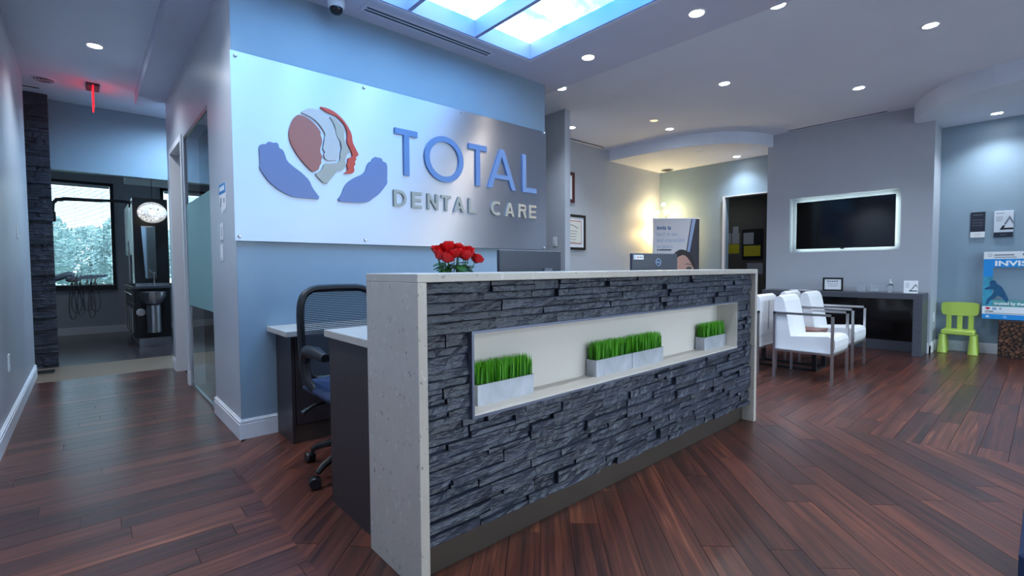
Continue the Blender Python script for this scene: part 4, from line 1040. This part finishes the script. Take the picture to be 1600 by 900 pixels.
picture('red brown framed picture above the diploma, mostly hidden', 5.2, 5.868, 2.14, 2.615, mahog, .05, False)

# ---- floor lamp and banner in the corner
t = thing('floor_lamp', 'floor lamp with three glowing warm bulbs behind the banner', 'floor lamp', (8.12, 4.80, 0))
MB().lathe([(.14, 0), (.14, .012), (.02, .024)], n=24).build('base', chrome, t)
MB().lathe([(.011, .02), (.011, 1.9)], n=10).build('pole', chrome, t)
for dx, dy, z in ((-.11, .09, 2.125), (.04, -.03, 2.14), (-.01, .02, 2.275)):
    MB().tube([(0, 0, 1.86), (dx*.5, dy*.5, 1.95), (dx, dy, z-.03)], .006, 6).build('arm', chrome, t)
    MB().ball((dx, dy, z), .032, 14, 8).build('bulb', bulb_m, t, True)
    lamp('floor_lamp_light', 'POINT', (dx, dy, z), 5, (1, .68, .26), .03, parent=t)
lamp('floor_lamp_light', 'POINT', (0, .12, 1.75), 7, (1, .66, .22), .05, parent=t)
t = thing('roll_up_banner', 'tall roll up banner with a face and blue slogan behind the desk', 'banner', (7.88, 4.44, 0), math.atan2(4.15-4.70, 8.18-7.56))
BWD = .83
MB().box(-BWD/2, BWD/2, 0, .004, .08, 1.965).build('banner_sheet', mat('banner_print', S(206, 204, 212), .55), t)
MB().rbox(-BWD/2-.01, BWD/2+.01, -.07, .08, 0, .08, .015).build('base_cassette', chrome, t)
MB().rbox(-BWD/2, BWD/2, -.008, .012, 1.96, 1.98, .003).build('top_rail', chrome, t)
MB().box(-.008, .008, .012, .02, .08, 1.97).build('support_pole', chrome, t)
MB().prism([(.27, 1.96), (.415, 1.96), (.415, 1.0), (.30, 1.0), (.20, 1.30), (.18, 1.38)], -.0015, 0, 'y').build('dark_print', mat('banner_dark', S(52, 48, 60), .55), t)
MB().prism([(.285, 1.955), (.35, 1.955), (.245, 1.38), (.20, 1.38)], -.0025, -.0015, 'y').build('pale_stripe', mat('banner_stripe', S(150, 166, 206), .55), t)
MB().prism(smooth_poly([(.0, 1.38), (.06, 1.42), (.14, 1.42), (.22, 1.38), (.30, 1.30), (.35, 1.15), (.35, 1.0), (-.05, 1.0), (-.05, 1.34)], 2), -.0032, -.0025, 'y').build('hair_print', mat('banner_hair', S(44, 34, 38), .55), t)
MB().prism(smooth_poly([(.0, 1.27), (.12, 1.33), (.19, 1.30), (.27, 1.18), (.32, 1.08), (.33, 1.0), (-.02, 1.0)], 2), -.0040, -.0032, 'y').build('skin_print', skin, t)
MB().prism(smooth_poly([(.15, 1.145), (.20, 1.175), (.27, 1.16), (.30, 1.13), (.26, 1.15), (.20, 1.16)], 1), -.0046, -.0040, 'y').build('eyebrow_print', dkwood, t)
MB().prism(smooth_poly([(.17, 1.085), (.22, 1.12), (.27, 1.11), (.30, 1.08), (.25, 1.065), (.20, 1.068)], 1), -.0046, -.0040, 'y').build('eye_print', dkwood, t)
text('slogan', 'invis is', .105, inkblue, t, (-.345, -.0012, 1.775), .25, .003)
for k, (s_, w_) in enumerate((('hard to see,', .38), ('and impossible', .50), ('to ignore.', .30))): text('slogan', s_, .105, inkpale, t, (-.345, -.0012, 1.665-.11*k), w_)
MB().box(-.30, -.08, -.0012, 0, 1.405, 1.425).build('printed_line', inkdark, t)
MB().lathe([(.014, -.001), (.001, -.0018)], (-.325, 0, 1.415), 10, 'y').build('logo_dot', inkdark, t)

# ---- dark office through the doorway
t = thing('notice_board', 'black framed notice board with white and yellow sheets in the dark office', 'notice board', (10.0, 3.97, 1.26), -PI/2)
MB().box(-.20, .20, -.02, 0, 0, .60).build('board', dkwood, t)
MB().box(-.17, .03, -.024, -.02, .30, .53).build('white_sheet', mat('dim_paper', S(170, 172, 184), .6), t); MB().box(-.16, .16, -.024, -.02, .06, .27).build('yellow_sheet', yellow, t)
t = thing('pinned_papers', 'white and yellow papers pinned beside the dark notice board', 'papers', (10.0, 4.38, 1.38), -PI/2)
MB().box(-.17, -.02, -.003, 0, .20, .42).build('sheet', MATS['dim_paper'], t); MB().box(0, .15, -.003, 0, .20, .42).build('sheet', MATS['dim_paper'], t); MB().box(-.17, .15, -.003, 0, 0, .19).build('yellow_sheet', yellow, t); MB().box(.02, .13, -.005, -.003, .42, .55).build('clip_sheet', MATS['dim_paper'], t)
t = thing('office_paper', 'grey paper low on the dark office wall', 'paper', (10.0, 3.92, .96), -PI/2); MB().box(-.15, .15, -.003, 0, 0, .22).build('sheet', MATS['dim_paper'], t)
t = thing('office_cabinet', 'black cabinet just inside the dark office doorway', 'cabinet', (9.05, 2.9, 0))
MB().rbox(-.3, .3, -.25, .30, 0, 1.14, .005).build('body', blackgl, t)
for k in range(3): MB().box(-.31, -.30, -.06, .10, .30+.27*k, .312+.27*k).build('handle', chrome, t)
downlight(9.2, 4.45, 2.70, 'round white downlight added out of view in the dark office ceiling', power=3.5, cone=160)  # unseen lamp added to light the office beyond the doorway

# ---- navy seat at the picture's lower right corner
q = CAM + (FW+(1609-800)/FPX*RT-(868-450)/FPX*UP)*1.22
t = thing('ottoman', 'dark navy upholstered seat cut off at the lower right corner', 'ottoman', (q.x+.21, q.y-.18, 0), .0)
MB().rbox(-.20, .20, -.20, .20, .08, q.z, .02).build('upholstered_body', navy, t)
for sx in (-1, 1):
    for sy in (-1, 1): MB().lathe([(.018, 0), (.022, .08)], (sx*.16, sy*.16, 0), 12).build('foot', black, t)

# ================================================================== TREATMENT ROOM
tw = thing('tower_cabinet', 'tall black cabinet unit with mirror and washbasin in the treatment room', 'cabinet', (0, 0, 0))
AX0, AX1, AY0, AY1 = .525, .955, 8.74, 10.5
MB().box(AX0+.02, AX1, AY0, AY1, .12, .84).build('base_body', tower_m, tw)
MB().box(AX0+.02, AX1, AY0, AY0+.35, .92, 2.15).build('tower_body', tower_m, tw)
MB().box(AX0+.04, AX1, AY0+.352, AY1, 1.35, 2.15).build('upper_body', tower_m, tw)
MB().rbox(AX0-.01, AX1+.02, AY0-.03, AY1, .84, .875, .003).build('worktop', mat('dark_stone_top', S(58, 60, 66), .25), tw)
MB().box(AX0+.03, AX1, AY0-.002, AY0+.03, .875, .92).build('back_ledge', steel, tw)
MB().box(AX0+.05, AX1, AY0+.03, AY1, 0, .12).build('plinth', steel, tw)
MB().prism([(.635, 1.75), (.80, 1.75), (.80, .99), (.67, .99)], AY0-.006, AY0-.001, 'y').build('mirror', mirror, tw)
n = 4; dy = (AY1-AY0-.02)/n
for i in range(n):
    y_ = AY0+.01+i*dy
    d = MB().rbox(AX0, AX0+.018, y_+.004, y_+dy-.004, .13, .62, .002).build('door', tower_m, tw)
    MB().tube([(AX0-.022, y_+.06, .20), (AX0-.022, y_+.06, .56)], .007, 8).build('handle', chrome, d)
    d = MB().rbox(AX0, AX0+.018, y_+.004, y_+dy-.004, .63, .835, .002).build('drawer', tower_m, tw)
    MB().tube([(AX0-.022, y_+.08, .76), (AX0-.022, y_+dy-.08, .76)], .007, 8).build('handle', chrome, d)
    d = MB().rbox(AX0+.02, AX0+.038, y_+.004 if i else y_+.36, y_+dy-.004, 1.36 if i else 1.36, 2.14, .002).build('upper_door', mat('frosted_door', S(140, 156, 170), .2), tw)
MB().tube([(AX0-.02, AY0+.30, .95), (AX0-.02, AY0+.30, 1.55)], .007, 8).build('handle', chrome, tw)
MB().tube([(AX0-.02, AY0+.20, .95), (AX0-.02, AY0+.20, 1.45)], .007, 8).build('handle', chrome, tw)
t = thing('wash_basin', 'round steel washbasin on a steel column in the treatment room', 'washbasin', (.735, 8.545, 0))
MB().lathe([(.001, .60), (.06, .605), (.12, .65), (.15, .72), (.157, .80), (.152, .80), (.145, .72), (.11, .66), (.001, .63)], n=28).build('bowl', steel, t, True)
MB().lathe([(.085, .22), (.085, .61)], n=24).build('column', steel, t, True)
MB().box(-.03, .03, .085, .193, .3, .5).build('wall_bracket', steel, t)
t = thing('basin_tap', 'slim chrome tap above the steel washbasin', 'tap', (.765, 8.725, .8752))
MB().tube([(0, 0, 0), (0, 0, .17), (0, -.02, .20), (0, -.09, .20), (0, -.105, .18)], .011, 10).build('spout', chrome, t, True)
MB().tube([(0, 0, .17), (-.05, 0, .24)], .008, 8).build('lever', chrome, t, True)
t = thing('round_dispenser', 'round chrome disc set in the black cabinet beside the basin', 'dispenser', (.60, 8.739, .50))
MB().lathe([(.055, 0), (.055, -.006), (.046, -.008), (.046, -.003), (.001, -.003)], (0, 0, 0), 24, 'y').build('disc', chrome, t, True)

def pendant(label, x, y, z, R_, zc):
    t = thing('pendant_lamp', label, 'pendant lamp', (x, y, zc), group='globe pendant lamps')
    MB().lathe([(.055, 0), (.055, -.018), (.01, -.022)], n=20).build('canopy', chrome, t, True)
    MB().lathe([(.0035, -.02), (.0035, z-zc+R_)], n=6).build('cord', black, t)
    rr_ = random.Random(int(x*100)); wires = MB()
    for k in range(90):
        ax = Vector((rr_.gauss(0, 1), rr_.gauss(0, 1), rr_.gauss(0, 1))).normalized(); u_ = ax.orthogonal().normalized(); v_ = ax.cross(u_); h_ = rr_.uniform(-.5, .5); q_ = math.sqrt(1-h_*h_)
        wires.tube([Vector((0, 0, z-zc))+Matrix.Diagonal((1, 1, .86)) @ ((ax*h_+(u_*math.cos(b)+v_*math.sin(b))*q_)*R_) for b in (2*PI*i/20 for i in range(20))], .0022, 4, True)
    wires.build('wire_globe', pend_shell, t, kind='stuff')
    MB().ball((0, 0, z-zc), .038, 14, 8).build('bulb', pend_glow, t, True)
    lamp('pendant_light', 'POINT', (0, 0, z-zc), .5, (1, .92, .82), .04, parent=t)
pendant('round woven white globe pendant lamp before the black cabinet mirror', .733, 8.30, 1.905, .165, 2.56)
# dental unit
t = thing('overhead_arm', 'grey swivel arm reaching across the treatment room window', 'lamp arm', (0, 0, 0))
MB().tube([(.532, 9.2, 2.12), (.49, 9.19, 2.13), (.42, 9.18, 2.13), (-.16, 9.1, 2.10), (-.245, 9.09, 2.085), (-.285, 9.09, 2.03), (-.29, 9.09, 1.90)], [.022, .022, .022, .026, .026, .022, .018], 10).build('arm_tube', mat('arm_grey', S(70, 76, 84), .4, .3), t, True)
MB().rbox(-.33, -.26, 9.05, 9.14, 1.78, 1.92, .01).build('lamp_head', MATS['arm_grey'], t)
MB().rbox(.528, .543, 9.15, 9.25, 2.05, 2.145, .004).build('mounting_plate', MATS['arm_grey'], t)
t = thing('instrument_tray', 'dental instrument tray with hanging hoses before the treatment room window', 'dental unit', (-.02, 8.6, 0))
unitm = mat('unit_grey', S(96, 102, 110), .4)
MB().prism([(-.04, .985), (.24, 1.02), (.27, 1.055), (.05, 1.05), (-.03, 1.03)], -.16, .16, 'y').build('tray', unitm, t)
MB().tube([(-.75, .1, .78), (-.45, .05, .93), (-.28, 0, 1.0), (-.12, 0, 1.06), (-.07, 0, 1.05)], [.04, .042, .042, .04, .03], 10).build('support_arm', unitm, t, True)
MB().rbox(-.16, -.03, -.12, .12, .96, 1.03, .02).build('holder_block', unitm, t)
for i, (x, dp) in enumerate(((-.10, .50), (-.06, .42), (-.02, .46), (.05, .40), (.09, .50), (.13, .42))):
    MB().tube([(x+.05*math.sin(a)*(1 if i % 2 else .7), -.10+.02*i+.03*math.cos(a), .97-dp*math.sin(a/2)**1.0) for a in (2*PI*k/14 for k in range(15))], .006, 6).build('hose', black, t, True)
    MB().tube([(x, -.13+.02*i, .95), (x+.012, -.16+.02*i, 1.05)], .009, 8).build('handpiece', chrome, t, True)
t = thing('instrument_post', 'dark post and wheeled base of the dental unit behind the slate pillar', 'dental unit', (-.95, 8.75, 0))
MB().lathe([(.18, 0), (.18, .05), (.04, .07), (.04, .80)], n=16).build('post', unitm, t, True)
t = thing('floor_mat', 'small black mat on the corridor floor beside the slate pillar', 'mat', (-.36, 7.25, 0))
MB().rbox(-.2, .09, -.09, .09, 0, .012, .004).build('mat_sheet', black, t)

# ---- outside the windows: ground and trees
struct('floor_outside', MB().box(-30, 30, 11.6, 60, -.6, -.5), ground_m)
struct('floor_street', MB().box(-30, 30, -40, YREAR-.3, -.3, -.15), mat('pavement_grey', S(150, 150, 150), .9, var=.05))
def tree(label, x, y, h, w, seed):
    t = thing('tree', label, 'tree', (x, y, -.5), group='trees outside the treatment room window')
    MB().tube([(0, 0, 0), (.05, 0, h*.3), (0, 0, h*.6)], [.2, .16, .1], 8).build('trunk', mat('bark', S(70, 66, 62), .9), t)
    r_ = random.Random(seed); mb = MB()
    for _ in range(5000):
        a, b, q_ = r_.uniform(0, 2*PI), r_.uniform(-1, 1), r_.uniform(.55, 1)**.5
        c = Vector((math.cos(a)*math.sqrt(1-b*b)*w*q_*(1-.25*b), math.sin(a)*math.sqrt(1-b*b)*w*q_, h*.62+b*h*.40*q_)); s_ = r_.uniform(.06, .14)
        d1 = Vector((r_.gauss(0, 1), r_.gauss(0, 1), r_.gauss(0, 1))).normalized(); d2 = d1.orthogonal().normalized()
        mb.add([c-d1*s_, c+d2*s_*.6, c+d1*s_, c-d2*s_*.6], [(0, 1, 2, 3)])
    mb.build('crown', tree_m, t, kind='stuff')
tree('rounded pale tree filling the left of the treatment room window', -2.2, 26, 4.6, 2.0, 1)
tree('low pale tree in the middle of the treatment room window', .3, 31, 3.7, 1.9, 2)
tree('taller pale tree at the right of the treatment room window', 1.6, 24, 4.1, 1.3, 3)
tree('pale tree seen through the blind right of the cabinet', 6.4, 26, 4.6, 2.2, 4)
